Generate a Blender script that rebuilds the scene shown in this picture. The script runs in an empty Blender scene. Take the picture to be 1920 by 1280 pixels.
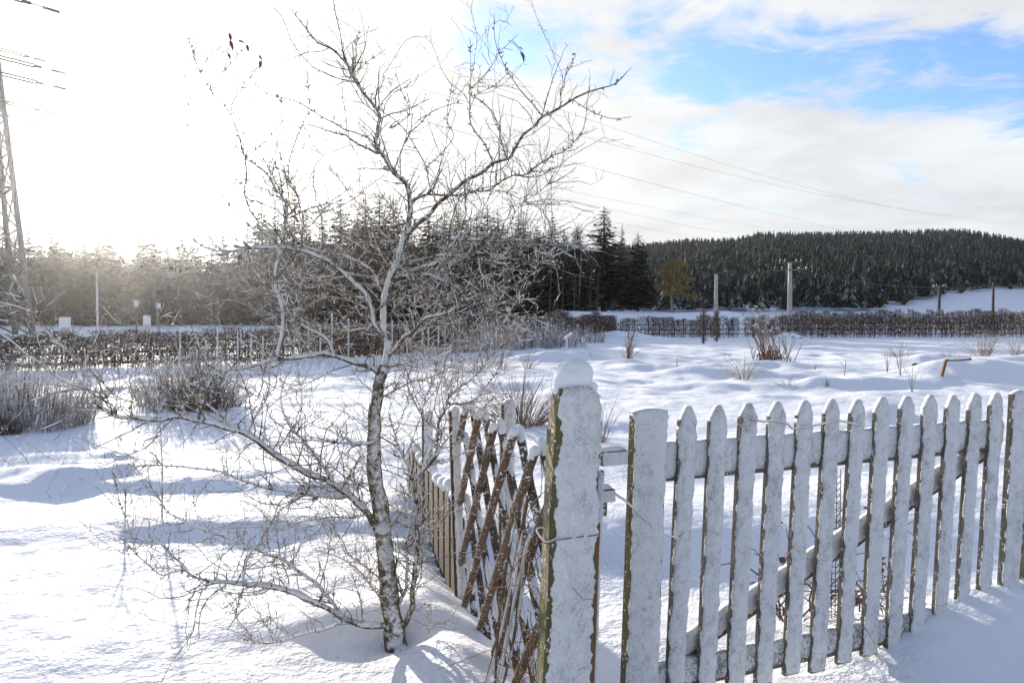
import bpy, math, random
import numpy as np
from mathutils import Vector, Matrix

R = math.radians
random.seed(7)
rng = np.random.default_rng(11)
scene = bpy.context.scene

# ------------------------------------------------------------------ camera
EYE = 1.55
F = 1500.0                      # focal length in pixels of the 1920 wide frame
PITCH = math.atan(50.0 / F)     # horizon at row 590
cam_d = bpy.data.cameras.new('camera')
cam_d.sensor_width = 36.0
cam_d.lens = 36.0 * F / 1920.0
cam_d.clip_start = 0.05
cam_d.clip_end = 6000
cam = bpy.data.objects.new('camera', cam_d)
cam.location = (0, 0, EYE)
cam.rotation_euler = (math.pi / 2 - PITCH, 0, 0)
scene.collection.objects.link(cam)
scene.camera = cam

# ------------------------------------------------------------------ sky and sun
SUN_AZ = R(-25.3)               # left of the view direction (+Y)
SUN_EL = R(10.0)
sun_dir = Vector((math.sin(SUN_AZ) * math.cos(SUN_EL), math.cos(SUN_AZ) * math.cos(SUN_EL), math.sin(SUN_EL)))
sun_d = bpy.data.lights.new('sun', 'SUN')
sun_d.energy = 2.6
sun_d.angle = R(0.6)
sun_d.color = (1.0, 0.90, 0.76)
sun = bpy.data.objects.new('sun', sun_d)
sun.rotation_euler = sun_dir.to_track_quat('Z', 'Y').to_euler()
sun.location = (-20, 40, 30)
scene.collection.objects.link(sun)

world = bpy.data.worlds.new('World')
scene.world = world
world.use_nodes = True


class NT:
    """small node-tree helper"""
    def __init__(self, tree):
        self.t = tree
        for n in list(tree.nodes):
            tree.nodes.remove(n)

    def n(self, kind, **kw):
        nd = self.t.nodes.new(kind)
        for k, v in kw.items():
            if k == 'inp':
                for key, val in v.items():
                    if isinstance(val, bpy.types.NodeSocket):
                        self.t.links.new(val, nd.inputs[key])
                    else:
                        nd.inputs[key].default_value = val
            else:
                setattr(nd, k, v)
        return nd

    def l(self, a, b):
        self.t.links.new(a, b)

    def m(self, op, a, b=None, c=None, clamp=False):
        nd = self.n('ShaderNodeMath', operation=op, use_clamp=clamp)
        for i, v in enumerate((a, b, c)):
            if v is None:
                continue
            if isinstance(v, bpy.types.NodeSocket):
                self.l(v, nd.inputs[i])
            else:
                nd.inputs[i].default_value = v
        return nd.outputs[0]

    def mix(self, f, a, b):
        nd = self.n('ShaderNodeMix', data_type='RGBA')
        for i, v in ((0, f), (6, a), (7, b)):
            if isinstance(v, bpy.types.NodeSocket):
                self.l(v, nd.inputs[i])
            elif i == 0:
                nd.inputs[0].default_value = v
            else:
                nd.inputs[i].default_value = (*v, 1)
        return nd.outputs[2]

    def step(self, v, lo, hi, a=0.0, b=1.0):
        nd = self.n('ShaderNodeMapRange', interpolation_type='SMOOTHSTEP', clamp=True)
        self.l(v, nd.inputs[0])
        nd.inputs[1].default_value = lo
        nd.inputs[2].default_value = hi
        nd.inputs[3].default_value = a
        nd.inputs[4].default_value = b
        return nd.outputs[0]

    def noise(self, vec, scale, detail=4, rough=0.55, dist=0.0):
        nd = self.n('ShaderNodeTexNoise')
        if vec is not None:
            self.l(vec, nd.inputs['Vector'])
        nd.inputs['Scale'].default_value = scale
        nd.inputs['Detail'].default_value = detail
        nd.inputs['Roughness'].default_value = rough
        nd.inputs['Distortion'].default_value = dist
        return nd.outputs[0]


def build_world():
    w = NT(world.node_tree)
    sky = w.n('ShaderNodeTexSky')
    sky.sky_type = 'NISHITA'
    sky.sun_disc = False
    sky.sun_elevation = SUN_EL
    sky.sun_rotation = SUN_AZ
    sky.altitude = 500
    sky.air_density = 1.0
    sky.dust_density = 1.2
    sky.ozone_density = 2.0
    tc = w.n('ShaderNodeTexCoord')
    d = tc.outputs['Generated']
    sep = w.n('ShaderNodeSeparateXYZ', inp={0: d})
    zz = w.m('ADD', w.m('MAXIMUM', sep.outputs[2], 0.0), 0.12)
    px = w.m('DIVIDE', sep.outputs[0], zz)
    py = w.m('DIVIDE', sep.outputs[1], zz)
    P = w.n('ShaderNodeCombineXYZ', inp={0: px, 1: py}).outputs[0]
    # big break in the cloud deck, long axis from near to far right
    cx, cy, ang, ax, ay = 1.22, 2.31, R(4), 1.15, 0.27
    dx = w.m('SUBTRACT', px, cx)
    dy = w.m('SUBTRACT', py, cy)
    ex = w.m('DIVIDE', w.m('ADD', w.m('MULTIPLY', dx, math.cos(ang)), w.m('MULTIPLY', dy, math.sin(ang))), ax)
    ey = w.m('DIVIDE', w.m('SUBTRACT', w.m('MULTIPLY', dy, math.cos(ang)), w.m('MULTIPLY', dx, math.sin(ang))), ay)
    e = w.m('SQRT', w.m('ADD', w.m('MULTIPLY', ex, ex), w.m('MULTIPLY', ey, ey)))
    hole = w.step(e, 0.2, 2.0, 1.0, 0.0)
    # unseen patchy clearing overhead, shaped to make the snow shadows bluer
    big = w.noise(P, 0.55, 2, 0.5)
    overhead = w.step(sep.outputs[2], 0.34, 0.75, 0.0, 1.0)
    thin = w.m('MULTIPLY', w.step(big, 0.28, 0.52), overhead)
    n1 = w.noise(P, 2.6, 9, 0.62, 0.6)
    n2 = w.noise(P, 9.0, 6, 0.6, 0.3)
    nn = w.m('ADD', w.m('MULTIPLY', n1, 0.8), w.m('MULTIPLY', n2, 0.2))
    nn = w.m('ADD', w.m('MULTIPLY', nn, 2.0), -0.5)
    cov = w.m('SUBTRACT', w.m('ADD', nn, 0.33), w.m('MULTIPLY', w.m('MAXIMUM', hole, w.m('MULTIPLY', thin, 1.25)), 0.50))
    mask = w.step(cov, 0.30, 0.72)
    # cosine of the angle to the sun: thin cloud scatters light forward
    dot = w.n('ShaderNodeVectorMath', operation='DOT_PRODUCT')
    w.l(d, dot.inputs[0])
    dot.inputs[1].default_value = sun_dir
    c = w.m('MAXIMUM', dot.outputs['Value'], 0.0)
    g1 = w.m('POWER', c, 9.0)
    g2 = w.m('POWER', c, 60.0)
    g3 = w.m('POWER', c, 600.0)
    # density structure of the cloud deck
    den = w.noise(P, 1.3, 7, 0.6, 0.4)
    den = w.step(den, 0.3, 0.75, 1.10, 0.86)
    fwd = w.step(dot.outputs['Value'], -0.7, 0.75, 0.9, 1.0)
    br = w.m('MULTIPLY', w.m('MULTIPLY', den, fwd), CLOUD_BASE)
    br = w.m('ADD', br, w.m('MULTIPLY', g1, CLOUD_G1))
    br = w.m('ADD', br, w.m('MULTIPLY', g2, CLOUD_G2))
    br = w.m('ADD', br, w.m('MULTIPLY', g3, CLOUD_G3))
    ccol = w.n('ShaderNodeVectorMath', operation='SCALE')
    tint = w.mix(w.m('POWER', c, 3.0), (0.92, 0.97, 1.03), (1.02, 1.0, 0.96))
    w.l(tint, ccol.inputs[0])
    w.l(br, ccol.inputs['Scale'])
    blue = w.n('ShaderNodeVectorMath', operation='MULTIPLY')
    w.l(sky.outputs[0], blue.inputs[0])
    blue.inputs[1].default_value = SKY_MUL
    col = w.mix(mask, blue.outputs[0], ccol.outputs[0])
    w.t.nodes[-1].clamp_result = False
    bg = w.n('ShaderNodeBackground', inp={0: col, 1: 0.1})
    out = w.n('ShaderNodeOutputWorld')
    w.l(bg.outputs[0], out.inputs[0])


CLOUD_BASE = 2.45
CLOUD_G1 = 0.7
CLOUD_G2 = 5.0
CLOUD_G3 = 60.0
SKY_MUL = (0.50, 0.60, 0.82)
build_world()

vs = scene.view_settings
vs.view_transform = 'Standard'
vs.look = 'None'
vs.exposure = 1.86
vs.gamma = 1.0
vs.use_curve_mapping = False
scene.cycles.use_denoising = True
scene.cycles.max_bounces = 6
scene.cycles.volume_bounces = 0
scene.cycles.transparent_max_bounces = 8

# ------------------------------------------------------------------ general helpers
COL = scene.collection


def at(px, py, Y):
    """world point seen at pixel (px, py) of the 1920x1280 frame, at distance Y north of the viewer"""
    u = (px - 960.0) / F
    v = (640.0 - py) / F
    dx = u
    dy = math.cos(PITCH) + v * math.sin(PITCH)
    dz = -math.sin(PITCH) + v * math.cos(PITCH)
    t = Y / dy
    return Vector((dx * t, Y, EYE + dz * t))


STUFF_PARTS = {'snow', 'stems', 'woody_stems', 'seed_heads', 'withered_leaves', 'leaves', 'straw', 'bracing', 'insulators'}


def mesh_obj(name, verts, faces, mat, parent=None, smooth=False):
    me = bpy.data.meshes.new(name)
    me.from_pydata(verts, [], faces)
    me.update()
    if smooth:
        me.polygons.foreach_set('use_smooth', [True] * len(me.polygons))
    if mat:
        for m_ in (mat if isinstance(mat, (list, tuple)) else [mat]):
            me.materials.append(m_)
    ob = bpy.data.objects.new(name, me)
    COL.objects.link(ob)
    if parent:
        ob.parent = parent
        if name in STUFF_PARTS:
            ob['kind'] = 'stuff'
    return ob


def tag(o, label=None, cat=None, group=None, kind=None):
    if label:
        o['label'] = label
    if cat:
        o['category'] = cat
    if group:
        o['group'] = group
    if kind:
        o['kind'] = kind
    return o


def empty(name, loc=(0, 0, 0), rz=0.0):
    o = bpy.data.objects.new(name, None)
    o.empty_display_size = 0.1
    o.location = loc
    o.rotation_euler = (0, 0, rz)
    COL.objects.link(o)
    return o


_AC = {}


def _ANG(n):
    if n not in _AC:
        a = np.linspace(0, 2 * math.pi, n, endpoint=False)
        _AC[n] = (np.cos(a), np.sin(a))
    return _AC[n]


class MB:
    def __init__(self):
        self.v = []
        self.f = []
        self.n = 0

    def add(self, verts, faces):
        b = self.n
        self.v.extend(verts)
        self.f.extend([tuple(i + b for i in f) for f in faces])
        self.n += len(verts)

    def tube(self, pts, radii, sides=5, cap=True, squash=None):
        pts = np.asarray(pts, float)
        n = len(pts)
        if n < 2:
            return
        radii = np.broadcast_to(np.asarray(radii, float), (n,))
        tan = np.empty_like(pts)
        tan[1:-1] = pts[2:] - pts[:-2]
        tan[0] = pts[1] - pts[0]
        tan[-1] = pts[-1] - pts[-2]
        tan /= (np.sqrt((tan * tan).sum(1))[:, None] + 1e-9)
        mt = np.abs(tan).mean(0)
        k0 = int(mt.argmin())
        j1, j2 = (k0 + 1) % 3, (k0 + 2) % 3
        u = np.zeros_like(tan)                     # tan x axis[k0]
        u[:, j1] = tan[:, j2]
        u[:, j2] = -tan[:, j1]
        u /= (np.sqrt((u * u).sum(1))[:, None] + 1e-9)
        w = np.stack([tan[:, 1] * u[:, 2] - tan[:, 2] * u[:, 1], tan[:, 2] * u[:, 0] - tan[:, 0] * u[:, 2], tan[:, 0] * u[:, 1] - tan[:, 1] * u[:, 0]], 1)
        ang = _ANG(sides)
        vs_ = (pts[:, None, :] + radii[:, None, None] * (ang[0][None, :, None] * u[:, None, :] + ang[1][None, :, None] * w[:, None, :])).reshape(-1, 3).tolist()
        fs = []
        for i in range(n - 1):
            b0 = i * sides
            b1 = b0 + sides
            for k in range(sides - 1):
                fs.append((b0 + k, b0 + k + 1, b1 + k + 1, b1 + k))
            fs.append((b0 + sides - 1, b0, b1, b1 + sides - 1))
        if cap:
            fs.append(tuple(range(sides - 1, -1, -1)))
            fs.append(tuple((n - 1) * sides + k for k in range(sides)))
        self.add(vs_, fs)

    def box(self, c, ex, ey, ez, sx, sy, sz):
        """box centred at c with axes ex, ey, ez and full sizes"""
        c, ex, ey, ez = (np.asarray(q, float) for q in (c, ex, ey, ez))
        vs_ = []
        for k in (-.5, .5):
            for j in (-.5, .5):
                for i in (-.5, .5):
                    vs_.append((c + ex * i * sx + ey * j * sy + ez * k * sz).tolist())
        self.add(vs_, [(0, 2, 3, 1), (4, 5, 7, 6), (0, 1, 5, 4), (2, 6, 7, 3), (0, 4, 6, 2), (1, 3, 7, 5)])

    def build(self, name, mat, parent=None, smooth=False):
        return mesh_obj(name, self.v, self.f, mat, parent, smooth)


# ---- noise in numpy
_perm = np.random.default_rng(5).permutation(256)
_perm = np.concatenate([_perm, _perm, _perm])
_g = np.random.default_rng(6).normal(size=(256, 2))
_g /= np.linalg.norm(_g, axis=1)[:, None]


def perlin(x, y, seed=0):
    x = np.asarray(x, float)
    y = np.asarray(y, float)
    xi = np.floor(x).astype(int)
    yi = np.floor(y).astype(int)
    xf, yf = x - xi, y - yi
    sx = xf * xf * xf * (xf * (xf * 6 - 15) + 10)
    sy = yf * yf * yf * (yf * (yf * 6 - 15) + 10)

    def gr(ix, iy, fx, fy):
        h = _perm[(_perm[(ix + seed * 37) & 255] + iy + seed * 11) & 255]
        return _g[h, 0] * fx + _g[h, 1] * fy
    a = gr(xi, yi, xf, yf)
    b = gr(xi + 1, yi, xf - 1, yf)
    c = gr(xi, yi + 1, xf, yf - 1)
    d = gr(xi + 1, yi + 1, xf - 1, yf - 1)
    return (a + sx * (b - a)) * (1 - sy) + (c + sx * (d - c)) * sy


def ss(a, b, x):
    t = np.clip((np.asarray(x, float) - a) / (b - a), 0, 1)
    return t * t * (3 - 2 * t)


# ------------------------------------------------------------------ materials
def material(name):
    m = bpy.data.materials.new(name)
    m.use_nodes = True
    return m, NT(m.node_tree)


def finish(t, shader):
    o = t.n('ShaderNodeOutputMaterial')
    t.l(shader, o.inputs[0])


def princ(t, col, rough=0.8, normal=None, spec=0.3):
    b = t.n('ShaderNodeBsdfPrincipled')
    if isinstance(col, bpy.types.NodeSocket):
        t.l(col, b.inputs['Base Color'])
    else:
        b.inputs['Base Color'].default_value = (*col, 1)
    if isinstance(rough, bpy.types.NodeSocket):
        t.l(rough, b.inputs['Roughness'])
    else:
        b.inputs['Roughness'].default_value = rough
    b.inputs['Specular IOR Level'].default_value = spec
    if normal is not None:
        t.l(normal, b.inputs['Normal'])
    return b.outputs[0]


def bump(t, h, strength, dist):
    b = t.n('ShaderNodeBump')
    b.inputs['Strength'].default_value = strength
    b.inputs['Distance'].default_value = dist
    t.l(h, b.inputs['Height'])
    return b.outputs[0]


SNOW = (0.86, 0.88, 0.91)
MAT = {}


def mk_ground_snow():
    m, t = material('field_snow')
    tc = t.n('ShaderNodeTexCoord').outputs['Object']
    n1 = t.noise(tc, 21, 3, 0.55)
    n2 = t.noise(tc, 58, 3, 0.6)
    n3 = t.noise(tc, 6, 3, 0.5)
    patch = t.step(t.noise(tc, 1.1, 3, 0.5), 0.40, 0.62)
    grain = t.m('ADD', t.m('MULTIPLY', n1, 0.7), t.m('MULTIPLY', n2, 0.3))
    grain = t.m('MULTIPLY', grain, t.m('ADD', t.m('MULTIPLY', patch, 0.75), 0.25))
    h = t.m('ADD', grain, t.m('MULTIPLY', n3, 0.5))
    nb = bump(t, h, 0.9, 0.032)
    s = princ(t, SNOW, 0.75, nb, 0.25)
    finish(t, s)
    MAT['ground'] = m


def mk_snow(name, rough_bump=0.5, scale=90, trans=0.25, dist=0.006):
    m, t = material(name)
    tc = t.n('ShaderNodeTexCoord').outputs['Object']
    n1 = t.noise(tc, scale, 4, 0.65)
    nb = bump(t, n1, rough_bump, dist)
    s = princ(t, SNOW, 0.8, nb, 0.2)
    tr = t.n('ShaderNodeBsdfTranslucent', inp={0: (0.86, 0.88, 0.9, 1)})
    mx = t.n('ShaderNodeMixShader', inp={0: trans})
    t.l(s, mx.inputs[1])
    t.l(tr.outputs[0], mx.inputs[2])
    finish(t, mx.outputs[0])
    return m


def mk_crust(name, wood, lo=0.36, hi=0.50, scale=55):
    """wind-blown snow plastered thinly on boards; the wood shows through in flecks"""
    m, t = material(name)
    tc = t.n('ShaderNodeTexCoord').outputs['Object']
    mp = t.n('ShaderNodeMapping')
    t.l(tc, mp.inputs[0])
    mp.inputs['Scale'].default_value = (1, 1, 0.8)
    n1 = t.noise(mp.outputs[0], scale, 6, 0.75)
    n2 = t.noise(mp.outputs[0], 6, 4, 0.65)
    n3 = t.noise(mp.outputs[0], 24, 3, 0.6)
    f = t.m('ADD', t.m('MULTIPLY', n1, 0.56), t.m('ADD', t.m('MULTIPLY', n2, 0.22), t.m('MULTIPLY', n3, 0.22)))
    mask = t.step(f, lo, hi)
    col = t.mix(mask, wood, SNOW)
    hh = t.m('ADD', t.m('MULTIPLY', n1, 0.6), n3)
    nb = bump(t, hh, 1.0, 0.014)
    finish(t, princ(t, col, 0.85, nb, 0.15))
    return m


def mk_wood(name, c1, c2, grain=(60, 60, 4), fleck=0.0, moss=None, flo=0.6):
    m, t = material(name)
    tc = t.n('ShaderNodeTexCoord').outputs['Object']
    mp = t.n('ShaderNodeMapping')
    t.l(tc, mp.inputs[0])
    mp.inputs['Scale'].default_value = grain
    n1 = t.noise(mp.outputs[0], 1.0, 5, 0.65)
    n2 = t.noise(tc, 11, 4, 0.6)
    col = t.mix(t.step(n1, 0.3, 0.7), c1, c2)
    if moss:
        col = t.mix(t.step(n2, 0.42, 0.6), col, moss)
    if fleck > 0:
        n3 = t.noise(tc, 75, 3, 0.6)
        n4 = t.noise(tc, 13, 2, 0.6)
        k = t.m('ADD', t.m('MULTIPLY', n3, 0.7), t.m('MULTIPLY', n4, 0.3))
        col = t.mix(t.m('MULTIPLY', t.step(k, flo - 0.03, flo + 0.03), fleck), col, SNOW)
    nb = bump(t, n1, 0.5, 0.004)
    finish(t, princ(t, col, 0.85, nb, 0.2))
    return m


def mk_bark(name, c1, c2, moss, wind=0.55, thr=0.5, sc=30):
    """bark with snow stuck to the windward and upper sides"""
    m, t = material(name)
    tc = t.n('ShaderNodeTexCoord').outputs['Object']
    geo = t.n('ShaderNodeNewGeometry')
    n1 = t.noise(tc, 45, 5, 0.65)
    n2 = t.noise(tc, 12, 3, 0.6)
    n3 = t.noise(tc, sc, 4, 0.7)
    col = t.mix(t.step(n1, 0.35, 0.65), c1, c2)
    col = t.mix(t.m('MULTIPLY', t.step(n2, 0.5, 0.62), 0.7), col, moss)
    dot = t.n('ShaderNodeVectorMath', operation='DOT_PRODUCT')
    t.l(geo.outputs['Normal'], dot.inputs[0])
    dot.inputs[1].default_value = Vector((0.25, -0.75, 0.62)).normalized()
    k = t.m('ADD', t.m('MULTIPLY', dot.outputs['Value'], wind), n3)
    mask = t.step(k, thr + 0.17, thr + 0.43)
    col = t.mix(mask, col, SNOW)
    nb = bump(t, n1, 0.8, 0.006)
    finish(t, princ(t, col, 0.85, nb, 0.2))
    return m


def mk_needles(name, c1, c2, snow_amt, lo=0.25, hi=0.75, sc=2.2):
    m, t = material(name)
    geo = t.n('ShaderNodeNewGeometry')
    oi = t.n('ShaderNodeObjectInfo')
    tc = t.n('ShaderNodeTexCoord').outputs['Object']
    n1 = t.noise(tc, 0.9, 3, 0.6)
    n2 = t.noise(tc, sc, 3, 0.7)
    col = t.mix(t.step(n1, 0.35, 0.65), c1, c2)
    v = t.m('ADD', t.m('MULTIPLY', oi.outputs['Random'], 0.5), 0.75)
    sc_ = t.n('ShaderNodeVectorMath', operation='SCALE')
    t.l(col, sc_.inputs[0])
    t.l(v, sc_.inputs['Scale'])
    nz = t.n('ShaderNodeSeparateXYZ', inp={0: geo.outputs['True Normal']}).outputs[2]
    up = t.step(nz, lo, hi)
    mask = t.m('MULTIPLY', t.m('MULTIPLY', up, t.step(n2, 0.48, 0.62)), snow_amt)
    col = t.mix(mask, sc_.outputs[0], SNOW)
    s = princ(t, col, 0.8, None, 0.15)
    tr = t.n('ShaderNodeBsdfTranslucent')
    t.l(col, tr.inputs[0])
    mx = t.n('ShaderNodeMixShader', inp={0: 0.1})
    t.l(s, mx.inputs[1])
    t.l(tr.outputs[0], mx.inputs[2])
    finish(t, mx.outputs[0])
    return m


def mk_plain(name, col, rough=0.6, metallic=0.0, var=0.0, sc=8, col2=None):
    m, t = material(name)
    c = col
    if var > 0:
        tc = t.n('ShaderNodeTexCoord').outputs['Object']
        n = t.noise(tc, sc, 4, 0.6)
        c2 = col2 or tuple(min(1, q * (1 + var)) for q in col)
        c = t.mix(t.step(n, 0.35, 0.65), tuple(q * (1 - var) for q in col), c2)
    b = princ(t, c, rough, None, 0.3)
    t.t.nodes[-1].inputs['Metallic'].default_value = metallic
    finish(t, b)
    return m


mk_ground_snow()
MAT['snow'] = mk_snow('soft_snow')
MAT['cap'] = mk_snow('snow_cap', 0.5, 60, 0.12, 0.005)
MAT['crust'] = mk_crust('snow_crust', (0.42, 0.41, 0.40), 0.35, 0.52, 150)
MAT['crust_thin'] = mk_crust('snow_crust_thin', (0.25, 0.235, 0.215), 0.41, 0.55, 110)
MAT['grey_wood'] = mk_wood('weathered_wood', (0.10, 0.09, 0.075), (0.20, 0.18, 0.15), (70, 70, 5), 0.8, None, 0.60)
MAT['post_wood'] = mk_wood('mossy_post_wood', (0.085, 0.070, 0.040), (0.14, 0.115, 0.06), (50, 50, 4), 0.9, (0.115, 0.105, 0.035), 0.60)
MAT['brown_wood'] = mk_wood('brown_plank_wood', (0.16, 0.095, 0.05), (0.27, 0.17, 0.10), (70, 70, 4), 0.0)
MAT['slat_wood'] = mk_wood('bark_slat_wood', (0.09, 0.06, 0.04), (0.21, 0.145, 0.10), (60, 60, 30), 1.0, None, 0.60)
MAT['dark_slat'] = mk_wood('dark_slat_wood', (0.06, 0.045, 0.035), (0.14, 0.10, 0.075), (60, 60, 30), 1.0, None, 0.57)
MAT['board_wood'] = mk_wood('tan_board_wood', (0.065, 0.05, 0.04), (0.12, 0.093, 0.073), (60, 60, 4), 0.0)
MAT['bark'] = mk_bark('fruit_tree_bark', (0.06, 0.045, 0.03), (0.15, 0.115, 0.075), (0.13, 0.125, 0.04), 0.38, 0.50, 34)
MAT['twig'] = mk_bark('fruit_tree_twig', (0.20, 0.145, 0.10), (0.36, 0.27, 0.20), (0.26, 0.21, 0.11), 0.30, 0.48, 60)
MAT['leaf'] = mk_plain('dry_leaf', (0.17, 0.065, 0.04), 0.7, 0, 0.4, 30)
MAT['weed'] = mk_plain('dry_stem', (0.36, 0.29, 0.22), 0.8, 0, 0.4, 6)
MAT['weed_red'] = mk_plain('rust_stem', (0.19, 0.115, 0.075), 0.8, 0, 0.4, 6)
MAT['frost'] = mk_plain('frosted_stem', (0.36, 0.31, 0.26), 0.8, 0, 0.5, 9, (0.75, 0.75, 0.76))
MAT['straw'] = mk_plain('straw', (0.33, 0.19, 0.08), 0.75, 0, 0.5, 20)
MAT['hedge'] = mk_plain('hedge_twig', (0.13, 0.095, 0.072), 0.85, 0, 0.4, 1.5)
MAT['hedge_leaf'] = mk_plain('hedge_dry_leaf', (0.17, 0.112, 0.078), 0.85, 0, 0.5, 2)
MAT['rail'] = mk_plain('rail_wood', (0.19, 0.15, 0.11), 0.85, 0, 0.3, 3)
MAT['dark_rail'] = mk_plain('dark_rail_wood', (0.07, 0.055, 0.045), 0.85, 0, 0.3, 3)
MAT['spruce'] = mk_needles('spruce_needles', (0.014, 0.026, 0.018), (0.028, 0.042, 0.026), 0.32)
MAT['spruce_warm'] = mk_needles('warm_spruce_needles', (0.022, 0.028, 0.016), (0.040, 0.042, 0.022), 0.35)
MAT['pine_sunlit'] = mk_needles('sunlit_tone_pine_needles', (0.24, 0.18, 0.055), (0.34, 0.25, 0.08), 0.03)  # gold of the sunlight on the pine put into the needle colour
MAT['far'] = mk_needles('far_forest_needles', (0.016, 0.028, 0.022), (0.030, 0.042, 0.031), 0.4, -0.2, 0.9, 0.35)
MAT['trunk'] = mk_plain('conifer_trunk', (0.10, 0.068, 0.05), 0.9, 0, 0.4, 1.2)
MAT['pale_trunk'] = mk_plain('pale_trunk', (0.30, 0.26, 0.22), 0.9, 0, 0.3, 1.2)
MAT['concrete'] = mk_plain('concrete', (0.48, 0.46, 0.44), 0.85, 0, 0.12, 4)
MAT['steel'] = mk_plain('painted_steel', (0.13, 0.13, 0.135), 0.55, 0.2, 0.12, 3)
MAT['dark_steel'] = mk_plain('dark_steel', (0.16, 0.155, 0.15), 0.6, 0.3, 0.2, 4)
MAT['wire'] = mk_plain('wire', (0.16, 0.16, 0.17), 0.6, 0.3)
MAT['insulator'] = mk_plain('insulator', (0.10, 0.07, 0.06), 0.3)
MAT['white_post'] = mk_plain('frosted_white_post', (0.66, 0.66, 0.67), 0.7, 0, 0.1, 6)
MAT['white'] = mk_plain('white_board', (0.75, 0.75, 0.75), 0.6)
MAT['red'] = mk_plain('sign_red', (0.45, 0.04, 0.04), 0.6)
MAT['black'] = mk_plain('dark_hole', (0.03, 0.028, 0.026), 0.9)
MAT['old_pole'] = mk_plain('old_timber_pole', (0.06, 0.055, 0.05), 0.9, 0, 0.2, 3)


# ------------------------------------------------------------------ the snow field
MOUNDS = []          # x, y, rx, ry, h


def mound_px(px, py, rx, ry, h):
    d = EYE * F / (py - 590.0)
    MOUNDS.append(((px - 960) / F * d, d, rx, ry, h * (.6 if px < 700 and py > 780 and px > 240 else 1.0)))


for a in ((118, 905, .30, .24, .11), (62, 893, .26, .22, .07), (225, 893, .28, .24, .09), (100, 866, .50, .32, .08),
          (215, 858, .40, .30, .07), (330, 925, .40, .26, .07), (455, 990, .5, .35, .06),
          (560, 1010, .45, .3, .08), (620, 1040, .35, .3, .06), (520, 960, .5, .3, .08), (640, 1090, .45, .33, .08),
          (620, 1170, .50, .26, .10), (430, 1010, .40, .30, .05), (360, 900, .5, .4, .10), (600, 890, .7, .5, .10),
          (480, 860, .8, .5, .10), (640, 830, .9, .6, .12), (560, 800, 1.0, .7, .12),
          (1860, 716, 2.3, 1.3, .40), (1950, 705, 2.6, 1.6, .40), (1720, 690, 1.1, .9, .36), (1440, 690, 1.0, .8, .2),
          (1650, 790, .45, .4, .22), (1680, 785, .3, .4, .14), (1400, 705, 1.0, .7, .2), (1610, 725, 1.0, .7, .18),
          (1290, 702, .9, .7, .16), (1220, 690, .9, .7, .15), (1340, 700, .6, .5, .12), (1545, 728, .6, .4, .10),
          (1085, 672, 1.0, .8, .30), (1035, 676, .9, .7, .28), (1120, 800, .6, .5, .10), (1160, 636, 2.4, 1.6, .55),
          (920, 650, 3.0, 2.0, .6), (1050, 640, 2.5, 1.6, .4), (1480, 634, .9, .7, .4)):
    mound_px(*a)
_r2 = np.random.default_rng(21)
for _ in range(170):
    d_ = 13 + 27 * _r2.random() ** 1.2
    u_ = -0.75 + 1.6 * _r2.random()
    if u_ < -0.05 and d_ < 16:
        continue
    s_ = 0.35 + 0.75 * _r2.random()
    MOUNDS.append((u_ * d_, d_, s_, s_ * 0.75, 0.045 + 0.085 * _r2.random() * s_))

# picket gate line (needed by the drift)
GY = 3.25
G_P1 = np.array([0.2127 * GY, GY])
G_P13 = np.array([0.6 * 1.227 * GY, 1.227 * GY])
G_LEN = np.linalg.norm(G_P13 - G_P1)
G_E = (G_P13 - G_P1) / G_LEN
G_N = np.array([G_E[1], -G_E[0]])       # towards the viewer
# lattice row
L_P0 = np.array([0.12, 2.75])
L_D = np.array([-0.24, 0.97])
L_D = L_D / np.linalg.norm(L_D)
L_N = np.array([-L_D[1], L_D[0]])       # to the left


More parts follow.
